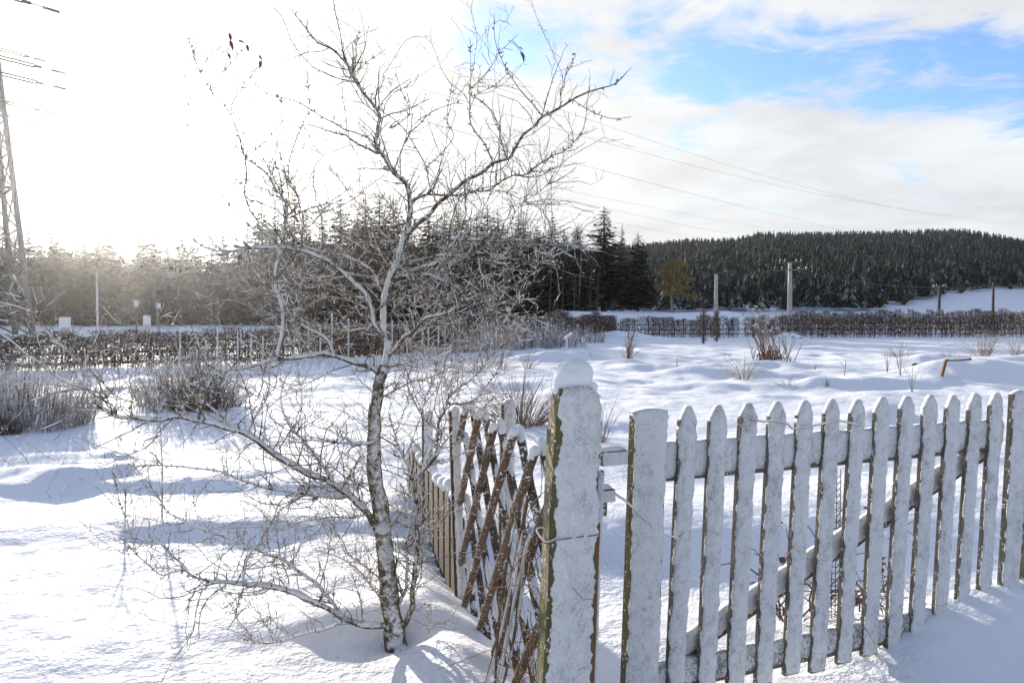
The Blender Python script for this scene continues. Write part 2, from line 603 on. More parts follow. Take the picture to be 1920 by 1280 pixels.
def H(x, y):
    x = np.asarray(x, float)
    y = np.asarray(y, float)
    near = 1 - ss(48, 62, y)
    h = 0.05 * perlin(x * .13, y * .13, 1) * near
    left = 1 - ss(-0.9, -0.15, x - (y - 4) * -0.22)
    yy = y + 0.30 * perlin(x * .45, y * .2, 2) + 0.10 * perlin(x * 1.6, y * .9, 3)
    # terraces to the left of the fence
    ter = (0.062 * ss(5.35, 5.85, yy) - 0.054 * ss(5.9, 6.8, yy)) * np.clip(.85 + .8 * perlin(x * .55 + 3, y * .1, 21), .35, 1.1) + 0.052 * ss(6.9, 7.25, yy) - 0.060 * ss(7.5, 9.2, yy)
    h = h + left * ter * (1 - ss(20, 34, y))
    h = h + left * 0.028 * perlin(x * 1.3, y * 1.9, 4) * (1 - ss(9, 12, y))
    h = h + (0.012 * perlin(x * 3.1, y * 4.3, 5) + 0.006 * perlin(x * 8, y * 9, 6)) * (1 - ss(8, 13, y))
    h = h + (0.020 * perlin(x * 2.3 + 5, y * 1.6, 23) + .010 * perlin(x * 5.1, y * 3.3, 24)) * ss(7, 9, y) * (1 - ss(26, 36, y))
    # hummocks farther out
    hm = np.maximum(0, perlin(x * .8, y * .62, 7) + .02)
    h = h + 0.13 * hm * ss(7.5, 10, y) * (left + (1 - left) * ss(13, 16, y)) * near
    h = h + 0.05 * perlin(x * 1.7, y * 1.2, 8) * ss(9, 13, y) * near * (left + (1 - left) * (0.15 + ss(13, 16, y)))
    # soft band behind the gate
    h = h + (1 - left) * 0.05 * np.sin(y * 2.2 + 1.2 * perlin(x * .4, y * .3, 9)) * ss(3.8, 4.6, y) * (1 - ss(8, 12, y))
    if x.size < 4000:
        M = np.array(MOUNDS)
        q = ((x[..., None] - M[:, 0]) / M[:, 2]) ** 2 + ((y[..., None] - M[:, 1]) / M[:, 3]) ** 2
        h = h + np.where(q < 9, M[:, 4] * np.exp(-q), 0).sum(-1)
    for mx, my, rx, ry, mh in (MOUNDS if x.size >= 4000 else ()):
        q = ((x - mx) / rx) ** 2 + ((y - my) / ry) ** 2
        sel = q < 9
        if np.any(sel):
            h = h + np.where(sel, mh * np.exp(-q), 0)
    # in front of the gate the ground lies lower, with a drift rising to the right
    gx = (x - G_P1[0]) * G_E[0] + (y - G_P1[1]) * G_E[1]
    gn = (x - G_P1[0]) * G_N[0] + (y - G_P1[1]) * G_N[1]
    low = ss(-0.75, -0.2, gx) * (1 - ss(4.5, 6, y))
    h = h - 0.13 * low
    dr = ss(0.75, 1.9, gx) * 0.27 + ss(-0.2, 1.0, gx) * 0.03
    prof = np.exp(-np.maximum(gn, 0) ** 2 / (2 * .50 ** 2)) * np.exp(-np.maximum(-gn, 0) ** 2 / (2 * .22 ** 2))
    h = h + dr * prof
    # drift piled along the lattice row, the pit round the tree foot
    ls = (x - L_P0[0]) * L_D[0] + (y - L_P0[1]) * L_D[1]
    ln = (x - L_P0[0]) * L_N[0] + (y - L_P0[1]) * L_N[1]
    h = h + 0.09 * np.exp(-((ln - .22) / .22) ** 2) * ss(-.6, .2, ls) * (1 - ss(4, 6, ls)) * (1 + .5 * perlin(ls * 3.4, ln * 2, 12))
    q = ((x + .53) / .16) ** 2 + ((y - 3.70) / .12) ** 2
    h = h + 0.035 * np.exp(-(((x + .56) / .50) ** 2 + ((y - 3.95) / .32) ** 2)) - 0.08 * np.exp(-q)
    # beyond the hedges: low bank towards the wood
    u = x / np.maximum(y, 1)
    h = h + ss(72, 96, y) * (1.6 * ss(-0.02, 0.08, u) * (1 - ss(0.26, 0.34, u)) + 0.25) * (1 + .25 * perlin(x * .09, y * .09, 13))
    return h


def hz(x, y):
    return float(H(np.array([x]), np.array([y]))[0])


def build_ground():
    rows = list(np.linspace(-6, 1.0, 9)[:-1]) + list(np.geomspace(1.0, 70, 700)) + list(np.geomspace(72, 1250, 50))
    rows = np.array(rows)
    nu = 560
    us = np.linspace(-1, 1, nu)
    us = 0.62 * us + 0.73 * us ** 3
    YY, UU = np.meshgrid(rows, us, indexing='ij')
    XX = UU * (np.maximum(YY, 0) + 1.6)
    ZZ = H(XX, YY)
    v = np.stack([XX, YY, ZZ], -1).reshape(-1, 3)
    nr = len(rows)
    i = np.arange((nr - 1) * (nu - 1))
    r, c = i // (nu - 1), i % (nu - 1)
    a = r * nu + c
    f = np.stack([a, a + 1, a + nu + 1, a + nu], -1)
    me = bpy.data.meshes.new('ground')
    me.vertices.add(len(v))
    me.vertices.foreach_set('co', v.ravel())
    me.loops.add(f.size)
    me.loops.foreach_set('vertex_index', f.ravel().astype(np.int32))
    me.polygons.add(len(f))
    me.polygons.foreach_set('loop_start', np.arange(0, f.size, 4, dtype=np.int32))
    me.polygons.foreach_set('use_smooth', np.ones(len(f), bool))
    me.update(calc_edges=True)
    me.materials.append(MAT['ground'])
    o = bpy.data.objects.new('ground', me)
    COL.objects.link(o)
    tag(o, 'uneven snow-covered garden field in low sunlight', None, None, 'structure')


build_ground()

# ------------------------------------------------------------------ the wooded hill
RIDGE = [(.08, 26), (.16, 31), (.22, 33.5), (.28, 34), (.303, 37), (.4, 37.5), (.5, 38.5), (.56, 39), (.6, 36.5), (.64, 33), (.75, 26), (1.0, 14), (1.5, 8)]


def hill_h(x, y):
    u = x / np.maximum(y, 1)
    A = np.interp(u, [-.3, -.05] + [p[0] for p in RIDGE], [0, 8] + [p[1] + 2.4 for p in RIDGE])
    t = ss(115, 450, y)
    z = A * (0.55 * np.clip((y - 115) / 335, 0, 1) ** 1.15 + 0.45 * t)
    z = z * (1 - 0.55 * ss(470, 900, y)) + 1.2 * perlin(x * .012, y * .012, 15) * ss(130, 180, y)
    return z - 0.9 + 0.9 * ss(112, 140, y)


def build_hill():
    ys = np.concatenate([np.linspace(112, 470, 60), np.linspace(500, 1150, 12)])
    us = np.linspace(-.35, 1.6, 90)
    YY, UU = np.meshgrid(ys, us, indexing='ij')
    XX = UU * YY
    ZZ = hill_h(XX, YY)
    nr, nu = YY.shape
    v = np.stack([XX, YY, ZZ], -1).reshape(-1, 3)
    f = []
    for r in range(nr - 1):
        for c in range(nu - 1):
            a = r * nu + c
            f.append((a, a + 1, a + nu + 1, a + nu))
    o = mesh_obj('hill', v, f, MAT['ground'], None, True)
    tag(o, 'snowy hillside rising behind the right hedge', None, None, 'structure')
    # forest on the hill: thousands of conifers that read as one mass
    r_ = np.random.default_rng(31)
    NT_ = 13500
    y = 140 + 330 * r_.random(NT_ * 2) ** 0.8
    u = 0.06 + 0.72 * r_.random(NT_ * 2)
    edge = np.interp(u, [0, .44, .50, .56, .64, .8], [150, 150, 168, 190, 214, 245]) + 4 * perlin(u * 40, 0.5 + 0 * u, 17)
    ok = np.nonzero(y > edge)[0][:NT_]
    y, u, edge = y[ok], u[ok], edge[ok]
    NT_ = len(y)
    x = u * y
    z = hill_h(x, y)
    h = (4.6 + 4.2 * r_.random(NT_) ** 1.4) * np.where(y > edge + 14, 1.0, 0.85)
    rad = h * (.15 + .05 * r_.random(NT_))
    a0 = r_.random(NT_) * 6.28
    layers, k = 5, 7
    L = np.arange(layers)[None, :, None]
    S = np.arange(k)[None, None, :]
    shp = (NT_, layers, k)
    c3 = lambda q: q[:, None, None] + np.zeros(shp)
    t0 = (L + 0.15) / layers
    a = c3(a0) + S * 2 * math.pi / k + r_.normal(size=shp) * .15
    rr = c3(rad) * (t0 + .16) * (.65 + .6 * r_.random(shp))
    zz = c3(z) + c3(h) * (1 - t0 * .92 - .1)
    ap = c3(z) + c3(h) * (1 - np.maximum(0, (L - .45) / layers) * .9) - .2
    T = np.empty(shp + (3, 3))
    T[..., 0, 0], T[..., 0, 1], T[..., 0, 2] = c3(x), c3(y), ap
    for q, sg in ((1, -.42), (2, .42)):
        T[..., q, 0] = c3(x) + rr * np.cos(a + sg)
        T[..., q, 1] = c3(y) + rr * np.sin(a + sg)
        T[..., q, 2] = zz - .05 * c3(h) * r_.random(shp)
    V = T.reshape(-1, 3)
    Fc = np.arange(len(V)).reshape(-1, 3)
    me = bpy.data.meshes.new('hill_forest')
    V = np.array(V, dtype=np.float32)
    Fc = np.array(Fc, dtype=np.int32)
    me.vertices.add(len(V))
    me.vertices.foreach_set('co', V.ravel())
    me.loops.add(Fc.size)
    me.loops.foreach_set('vertex_index', Fc.ravel())
    me.polygons.add(len(Fc))
    me.polygons.foreach_set('loop_start', np.arange(0, Fc.size, 3, dtype=np.int32))
    me.update(calc_edges=True)
    me.materials.append(MAT['far'])
    o = bpy.data.objects.new('hill_forest', me)
    COL.objects.link(o)
    tag(o, 'dense snow-dusted conifer forest covering the far hill', 'forest', None, 'stuff')


build_hill()


def ground_any(x, y):
    z = hz(x, y)
    if y > 112:
        z = max(z, float(hill_h(np.array([x]), np.array([y]))[0]))
    return z


# ------------------------------------------------------------------ conifers
def spruce_mesh(h, seed, rmax=0.17, low=0.10, dense=1.0, droop=0.25, ragged=0.25):
    r_ = random.Random(seed)
    crown = MB()
    nw = int(h * 1.9 * dense)
    for w in range(nw):
        t = w / (nw - 1)
        z = h * (low + (0.985 - low) * t)
        Rw = h * rmax * (1 - t) ** 0.68 * (0.75 + 0.25 * min(1, t * 6)) + 0.10
        nb = 10 if t < 0.75 else 8
        a0 = r_.random() * 6.28
        for b in range(nb):
            az = a0 + b * 6.283 / nb + r_.uniform(-.3, .3)
            L = Rw * (1 + r_.uniform(-ragged * 1.6, ragged))
            ca, sa = math.cos(az), math.sin(az)
            zb = z + r_.uniform(-.2, .2) * h / nw * 2
            dr = droop * (0.6 + .8 * r_.random()) * (1.0 - 0.9 * t)
            ns = max(2, int(L / .42))
            for s in range(ns):
                f0 = (s + .35) / ns
                px_, py_ = ca * L * f0, sa * L * f0
                pz_ = zb - dr * L * f0 + .18 * L * f0 * f0
                for side in (-1, 1):
                    ln = (0.34 + 0.46 * (1 - f0)) * min(L, 2.4) * .74 * r_.uniform(.7, 1.3)
                    da = az + side * r_.uniform(.5, 1.0)
                    ex, ey = math.cos(da) * ln, math.sin(da) * ln
                    ez = -ln * r_.uniform(.10, .55)
                    wx, wy = -math.sin(da) * ln * .34, math.cos(da) * ln * .34
                    wz = r_.uniform(-.1, .1) * ln
                    crown.add([(px_, py_, pz_ + .02), (px_ + ex * .55 + wx, py_ + ey * .55 + wy, pz_ + ez * .5 + wz),
                               (px_ + ex, py_ + ey, pz_ + ez), (px_ + ex * .55 - wx, py_ + ey * .55 - wy, pz_ + ez * .5 - wz)],
                              [(0, 1, 2, 3)])
            # tip
            tx, ty, tz = ca * L, sa * L, zb - dr * L + .18 * L
            mx_, my_, mz_ = ca * L * .55, sa * L * .55, zb - dr * L * .55 + .05 * L
            wx, wy = -sa * L * .17, ca * L * .17
            crown.add([(mx_ + wx, my_ + wy, mz_ - .03), (tx, ty, tz), (mx_ - wx, my_ - wy, mz_ - .03)], [(0, 1, 2)])
    trunk = MB()
    zs = np.linspace(-0.4, h, 8)
    trunk.tube([(0.02 * math.sin(q), 0, q) for q in zs], np.interp(zs, [-.4, h], [h * .014 + .04, .015]), 6)
    # dead branch stubs under the crown
    for _ in range(14):
        z = h * r_.uniform(.06, low + .18)
        a = r_.random() * 6.28
        L = r_.uniform(.5, 1.5)
        trunk.tube([(0, 0, z), (math.cos(a) * L, math.sin(a) * L, z - L * .15)], [.03, .008], 3, False)
    return crown, trunk


def pine_mesh(h, seed):
    r_ = random.Random(seed)
    crown, trunk = MB(), MB()
    zs = np.linspace(-.4, h * .95, 9)
    wob = [(.25 * math.sin(q * .5 + seed), .2 * math.cos(q * .4), q) for q in zs]
    trunk.tube(wob, np.interp(zs, [-.4, h], [.17, .03]), 6)
    for i in range(34):
        z = h * r_.uniform(.30, .97)
        t = z / h
        L = h * .26 * (1.15 - t) * r_.uniform(.6, 1.25) + .4
        a = r_.random() * 6.28
        end = np.array([math.cos(a) * L, math.sin(a) * L, z + L * r_.uniform(.0, .35)])
        trunk.tube([(0, 0, z - .1), tuple(end * [.5, .5, 1] - [0, 0, .15]), tuple(end)], [.045, .03, .012], 4, False)
        for k in range(5):
            f = r_.uniform(.45, 1.05)
            c = np.array([end[0] * f, end[1] * f, z + (end[2] - z) * f])
            for j in range(34):
                p = c + np.array([r_.gauss(0, .34), r_.gauss(0, .34), r_.gauss(0, .2)])
                q = np.array([r_.gauss(0, 1), r_.gauss(0, 1), r_.gauss(.3, .7)])
                q = q / np.linalg.norm(q) * r_.uniform(.16, .34)
                s_ = np.cross(q, [r_.gauss(0, 1), r_.gauss(0, 1), r_.gauss(0, 1)])
                s_ = s_ / (np.linalg.norm(s_) + 1e-6) * .055
                crown.add([tuple(p - s_), tuple(p + s_), tuple(p + q)], [(0, 1, 2)])
    return crown, trunk


class TreeKind:
    def __init__(self, gen, mat, tmat, name):
        c, t = gen
        self.c = self._me(c, 'crown', mat)
        self.t = self._me(t, 'trunk', tmat)
        self.name = name

    def _me(self, mb, name, mat):
        me = bpy.data.meshes.new(name)
        me.from_pydata(mb.v, [], mb.f)
        me.update()
        me.materials.append(mat)
        return me

    def place(self, x, y, z, s, rz, label, group, cat='tree', sx=1.0):
        root = empty(self.name, (x, y, z), rz)
        root.scale = (s * sx, s * sx, s)
        for nm, me in (('crown', self.c), ('trunk', self.t)):
            o = bpy.data.objects.new(nm, me)
            COL.objects.link(o)
            o.parent = root
        tag(root, label, cat, group)
        return root


SP = [TreeKind(spruce_mesh(15, 100 + i, [.155, .18, .165, .20, .15, .17][i], [.05, .06, .08, .12, .20, .10][i], 1.0, [.25, .3, .2, .35, .3, .22][i]),
               MAT['spruce'], MAT['trunk'], 'spruce_tree') for i in range(6)]
SPW = [TreeKind(spruce_mesh(15, 140 + i, .17, .16, .95, .3), MAT['spruce_warm'], MAT['trunk'], 'spruce_tree') for i in range(2)]
BARE = None


def plant_tree(kind, px, top_py, Y, label, group, sx=1.0, base=None):
    x = (px - 960) / F * Y
    z = ground_any(x, Y) - .1 if base is None else base
    top = at(px, top_py, Y).z
    s = (top - z) / 15.0
    kind.place(x, Y, z, s, random.random() * 6.28, label, group, 'tree', sx)


def build_forest():
    # single trees that stand out
    plant_tree(SPW[0], 1132, 386, 118, 'tall dark spruce left of the gold pine, highest of the middle wood', None, 1.75)
    plant_tree(SP[3], 1195, 434, 112, 'dark spruce between the tallest spruce and the gold pine', None, 1.45)
    plant_tree(SP[1], 1036, 400, 120, 'slim pointed spruce standing alone between wood gap and tallest spruce', None, 1.2)
    plant_tree(SP[0], 972, 396, 122, 'pointed spruce left of the lone slim spruce above the round sign', None, 1.35)
    plant_tree(SP[5], 1166, 418, 126, 'narrow spruce tucked close behind the tallest spruce', None, .7)
    gp = TreeKind(pine_mesh(8.5, 3), MAT['pine_sunlit'], MAT['pale_trunk'], 'pine_tree')
    Y = 105
    x = (1262 - 960) / F * Y
    gp.place(x, Y, ground_any(x, Y) - .1, (at(1262, 486, Y).z - ground_any(x, Y)) / 8.5, .6,
             'pine given a sunlit golden brown colour at the right end of the wood', None, 'tree', 1.35)
    # skyline of the wood in the middle, left to right
    mid = [(575, 395), (610, 405), (640, 378), (668, 410), (690, 372), (712, 366), (738, 380), (770, 420), (800, 405),
           (835, 398), (862, 390), (890, 402), (913, 388), (938, 400), (985, 410), (1008, 452), (1060, 450), (1085, 430)]
    ORD = ['first', 'second', 'third', 'fourth', 'fifth', 'sixth', 'seventh', 'eighth', 'ninth', 'tenth', 'eleventh', 'twelfth', 'thirteenth', 'fourteenth', 'fifteenth', 'sixteenth', 'seventeenth', 'eighteenth']
    for im, (px, py) in enumerate(mid):
        plant_tree(random.choice(SP), px + random.uniform(-5, 5), py - 8 + random.uniform(-6, 6), 116 + random.uniform(-8, 6),
                   'dark spruce on the skyline of the middle wood, %s tip from the left' % ORD[im], 'spruces of the middle wood', random.uniform(1.3, 1.7))
    for k in range(72):
        px = 560 + 530 * (k + random.random()) / 72
        plant_tree(random.choice(SP + SPW), px, random.uniform(412, 470), random.uniform(112, 140),
                   'dark snow-dusted spruce within the middle wood, below its skyline tips', 'spruces of the middle wood', random.uniform(1.2, 1.7))
    # left wood
    left = [(8, 462), (35, 455), (58, 462), (78, 458), (105, 452), (118, 470), (140, 462), (158, 455), (180, 463), (205, 456),
            (232, 462), (262, 458), (290, 465), (318, 460), (345, 452), (372, 458), (400, 462), (425, 455), (452, 450), (470, 440),
            (498, 432), (520, 425), (545, 415), (560, 400)]
    OL = ['first', 'second', 'third', 'fourth', 'fifth', 'sixth', 'seventh', 'eighth', 'ninth', 'tenth', 'eleventh', 'twelfth', 'thirteenth', 'fourteenth', 'fifteenth', 'sixteenth', 'seventeenth', 'eighteenth', 'nineteenth', 'twentieth', 'twenty-first', 'twenty-second', 'twenty-third', 'last']
    for il, (px, py) in enumerate(left):
        plant_tree(random.choice(SP), px + random.uniform(-6, 6), py - 38 + random.choice((-16, -4, 16)) + random.uniform(-4, 4), 100 + random.uniform(-6, 6),
                   'sun-hazed spruce on the skyline of the left wood, %s tip from the left' % OL[il], 'spruces of the left wood', random.uniform(1.0, 1.3))
    for k in range(74):
        px = -120 + 690 * (k + random.random()) / 74
        plant_tree(random.choice(SP), px, random.uniform(448, 500), random.uniform(94, 118),
                   'sun-hazed spruce within the left wood, below its skyline tips', 'spruces of the left wood', random.uniform(1.2, 1.7))
    # pale slender trunks at the foot of the wood
    for k, px in enumerate((1030, 1043, 1054, 1076, 1086, 1095, 1105, 1118)):
        Y = 104 + (k % 3) * 2
        b = MB()
        x = (px - 960) / F * Y
        z = ground_any(x, Y)
        hh = at(px, 470 + 14 * (k % 4), Y).z - z
        pts = [(x + .05 * math.sin(q * 3 + k) + .25 * q, Y, z - .2 + q * hh) for q in np.linspace(0, 1, 7)]
        b.tube(pts, np.linspace(.15 if k == 2 else .09, .04, 7), 5)
        root = empty('bare_tree', (0, 0, 0))
        b.build('trunk', MAT['pale_trunk'] if k in (2, 4, 5) else MAT['trunk'], root)
        c = MB()
        for j in range(16):
            q = random.uniform(.45, 1)
            p0 = np.array([x + .25 * q, Y, z + q * hh])
            a = random.random() * 6.28
            L = random.uniform(.5, 1.4)
            c.tube([p0, p0 + [math.cos(a) * L * .6, math.sin(a) * L * .6, L * .6], p0 + [math.cos(a) * L, math.sin(a) * L, L * 1.2]], [.025, .016, .008], 3, False)
        c.build('crown', MAT['trunk'], root)
        tag(root, 'slender bare trunk at the wood foot left of the tallest spruce, %s from the left' % ('first', 'second', 'third', 'fourth', 'fifth', 'sixth', 'seventh', 'eighth')[k], 'tree', 'bare trunks at the wood edge')


build_forest()


# ------------------------------------------------------------------ hedges
def hedge_plant_mesh(seed, h, w, n):
    r_ = random.Random(seed)
    b = MB()
    for i in range(3):
        x0 = r_.uniform(-.3, .3) * w
        b.tube([(x0, 0, -.1), (x0 + r_.uniform(-.06, .06), r_.uniform(-.05, .05), h * .5), (x0 + r_.uniform(-.1, .1), 0, h * .96)], [.016, .013, .006], 4, False)
    for i in range(n):
        z = h * (0.03 + .97 * r_.random() ** .8)
        x = r_.uniform(-.5, .5) * w
        y = r_.gauss(0, .10)
        a = r_.random() * 6.28
        el = r_.uniform(-.3, 1.2)
        L = r_.uniform(.10, .28)
        d = np.array([math.cos(a) * math.cos(el), .6 * math.sin(a) * math.cos(el), math.sin(el)]) * L
        s = np.array([r_.gauss(0, 1), r_.gauss(0, 1), r_.gauss(0, 1)])
        s = s / np.linalg.norm(s) * .008
        p = np.array([x, y, z])
        e = p + d
        e[2] = min(e[2], h * 1.02)
        b.add([tuple(p - s), tuple(p + s), tuple(e)], [(0, 1, 2)])
    lv = MB()
    for i in range(int(n * .8)):
        p = np.array([r_.uniform(-.5, .5) * w, r_.gauss(0, .11), h * (0.05 + .93 * r_.random() ** .8)])
        q = np.array([r_.gauss(0, 1), r_.gauss(0, 1), r_.gauss(0, 1)])
        q = q / np.linalg.norm(q) * r_.uniform(.03, .06)
        s = np.cross(q, [r_.gauss(0, 1), r_.gauss(0, 1), .3])
        s = s / (np.linalg.norm(s) + 1e-6) * .02
        lv.add([tuple(p - q), tuple(p + s), tuple(p + q), tuple(p - s)], [(0, 1, 2, 3)])
    sn = MB()
    for i in range(int(n * .18)):
        p = np.array([r_.uniform(-.5, .5) * w, r_.gauss(0, .10), h * (0.15 + .85 * r_.random() ** .5)])
        s = r_.uniform(.012, .035)
        sn.add([tuple(p + [-s, -s * .6, 0]), tuple(p + [s, -s * .6, 0]), tuple(p + [s, s * .6, 0]), tuple(p + [-s, s * .6, 0]), tuple(p + [0, 0, s * .9])],
               [(0, 1, 4), (1, 2, 4), (2, 3, 4), (3, 0, 4), (0, 3, 2, 1)])
    return b, lv, sn


def hedge_me(seed, h, w, n):
    b, lv, sn = hedge_plant_mesh(seed, h, w, n)
    me = bpy.data.meshes.new('shrub')
    V = b.v + lv.v + sn.v
    o1, o2 = len(b.v), len(b.v) + len(lv.v)
    Fc = b.f + [tuple(i + o1 for i in f) for f in lv.f] + [tuple(i + o2 for i in f) for f in sn.f]
    me.from_pydata(V, [], Fc)
    me.update()
    for k in ('hedge', 'hedge_leaf', 'snow'):
        me.materials.append(MAT[k])
    idx = [0] * len(b.f) + [1] * len(lv.f) + [2] * len(sn.f)
    me.polygons.foreach_set('material_index', idx)
    return me


HM = [hedge_me(300 + i, 1.0, .62, 330) for i in range(5)]
HM_THIN = [hedge_me(320 + i, 1.0, .42, 110) for i in range(4)]


def hedge(name, label, A, B, hA, hB, step, gaps=0.0, seed=1, rails=None, rail_mat='dark_rail', thin=0.25, wob=0.0):
    r_ = random.Random(seed)
    root = empty(name, (0, 0, 0))
    PL = [np.array(q, float) for q in A] if isinstance(A, list) else [np.array(A, float), np.array(B, float)]
    HL = hA if isinstance(hA, list) else [hA, hB]
    cl = np.concatenate([[0], np.cumsum([np.linalg.norm(PL[i + 1] - PL[i]) for i in range(len(PL) - 1)])])
    L = cl[-1]
    n = int(L / step)

    def pos(t):
        q = t * L
        i = min(len(PL) - 2, max(0, int(np.searchsorted(cl, q, 'right') - 1)))
        f = (q - cl[i]) / (cl[i + 1] - cl[i])
        d = PL[i + 1] - PL[i]
        return PL[i] + d * f, HL[i] + (HL[i + 1] - HL[i]) * f, math.atan2(d[1], d[0])
    for i in range(n):
        if r_.random() < gaps:
            continue
        t = (i + .5) / n
        p, h, ang = pos(t)
        p[1] += r_.uniform(-.12, .12)
        thinp = thin + wob * math.sin(t * 30)
        me = r_.choice(HM_THIN) if r_.random() < thinp else r_.choice(HM)
        o = bpy.data.objects.new('shrub', me)
        COL.objects.link(o)
        o.parent = root
        o.location = (p[0], p[1], hz(p[0], p[1]) - .03)
        o.rotation_euler = (0, 0, ang + (math.pi if r_.random() < .5 else 0))
        k = r_.uniform(.86, 1.10)
        o.scale = (r_.uniform(.85, 1.15), 1.2, h * k)
    for zf, th in (rails or []):
        pts = []
        for t in np.linspace(0, 1, int(L / 2) + 2):
            p, h, ang = pos(t)
            pts.append((p[0], p[1] - .12, hz(p[0], p[1]) + h * zf))
        m = MB()
        for q in range(len(pts) - 1):
            a_, b_ = np.array(pts[q]), np.array(pts[q + 1])
            d = (b_ - a_) * [1, 1, 0]
            d = d / np.linalg.norm(d)
            m.box((a_ + b_) / 2, d, (-d[1], d[0], 0), (0, 0, 1), np.linalg.norm(b_ - a_) * 1.002, .03, th)
        m.build('rail', MAT[rail_mat], root)
    for t in np.arange(0, 1.0001, 2.4 / L):
        p, h, ang = pos(t)
        m = MB()
        z = hz(p[0], p[1])
        m.tube([(p[0], p[1] - .07, z - .2), (p[0], p[1] - .07, z + h * .9)], .035, 5)
        m.build('stake', MAT[rail_mat], root)
    tag(root, label, 'hedge')
    return root


HC = (6.9, 54.5)
hedge('hedge', 'trimmed leafless hedge with dark rails along the right field edge', HC, (41, 55.5), 1.40, 1.66, .34, .01, 2,
      [(.16, .05), (.38, .05), (.62, .04)], 'dark_rail', .25, .2)
hedge('hedge', 'leafless hedge with tan rails on the left running up to the hedge corner', [(-17.5, 18.8), (-6.5, 26.5), (-2.64, 36), HC], None, [0.95, 1.12, 1.28, 1.42], None, .21, .02, 3,
      [(.15, .07), (.42, .07), (.70, .06)], 'rail', .16, .15)
hedge('hedge', 'second dark hedge seen above the right hedge, behind the concrete poles', (25, 74), (60, 72), 1.9, 2.05, .42, .0, 4, None, 'dark_rail', .1)


def thicket(name, label, cx, cy, w, d, h, n, mat, lean=.15, r=.006, spread=.15, group=None, cat='bush', snow=0, seed=0, base_pt=False, curve=.2):
    """bush of many thin upright stems"""
    r_ = random.Random(seed)
    root = empty(name, (cx, cy, hz(cx, cy)))
    m, sn, wd = MB(), MB(), MB()
    gx_ = np.linspace(-w, w, 9)
    gy_ = np.linspace(-d, d, 9)
    GX, GYY = np.meshgrid(gx_, gy_, indexing='ij')
    GZ = H(GX + cx, GYY + cy) - root.location.z
    for i in range(n):
        a = r_.random() * 6.28
        q = math.sqrt(r_.random())
        x, y = math.cos(a) * q * w, math.sin(a) * q * d
        if base_pt:
            bx, by = x * .25, y * .25
        else:
            bx, by = x * .8, y * .8
        z0 = float(GZ[int(round((bx / w + 1) * 4)), int(round((by / d + 1) * 4))]) - .06
        hh = h * (1 - .58 * q * q) * r_.uniform(.55, 1.1) * (1 + .35 * math.sin(a * 3 + seed) * q)
        lx, ly = (x - bx) + r_.gauss(lean, spread) * hh, (y - by) + r_.gauss(0, spread) * hh
        p0 = np.array([bx, by, z0])
        p2 = np.array([bx + lx, by + ly, z0 + hh])
        p1 = (p0 + p2) / 2 + [-lx * curve, -ly * curve, 0]
        if i % 19 == 0 and n > 100:
            wd.tube([p0, p1, p2 * .8 + p1 * .2], [r * 2.6, r * 2, r * .8], 4, False)
        m.tube([p0, p1, p2], [r, r * .8, r * .35], 3, False)
        if r_.random() < .7:
            a2 = r_.random() * 6.28
            L = hh * r_.uniform(.12, .3)
            q0 = p1 + (p2 - p1) * r_.uniform(.0, .7)
            m.tube([q0, q0 + [math.cos(a2) * L * .5, math.sin(a2) * L * .5, L * .8]], [r * .6, r * .3], 3, False)
        if r_.random() < snow:
            s = r_.uniform(.8, 2.2) * r * 1.6
            c = p2 if r_.random() < .5 else p1 + (p2 - p1) * r_.random()
            sn.add([tuple(c + [-s, 0, 0]), tuple(c + [0, -s, 0]), tuple(c + [s, 0, 0]), tuple(c + [0, s, 0]), tuple(c + [0, 0, s * 1.6]), tuple(c - [0, 0, s])],
                   [(0, 1, 4), (1, 2, 4), (2, 3, 4), (3, 0, 4), (1, 0, 5), (2, 1, 5), (3, 2, 5), (0, 3, 5)])
    m.build('stems', MAT[mat], root)
    if wd.n:
        wd.build('woody_stems', MAT['hedge'], root)
    if sn.n:
        sn.build('snow', MAT['snow'], root)
    tag(root, label, cat, group)
    return root


# ------------------------------------------------------------------ helpers for single things on the field
def gpx(px, py):
    """field position under pixel"""
    d = EYE * F / (py - 590.0)
    for _ in range(6):
        x = (px - 960) / F * d
        d = (EYE - hz(x, d)) * F / (py - 590.0)
    return (px - 960) / F * d, d


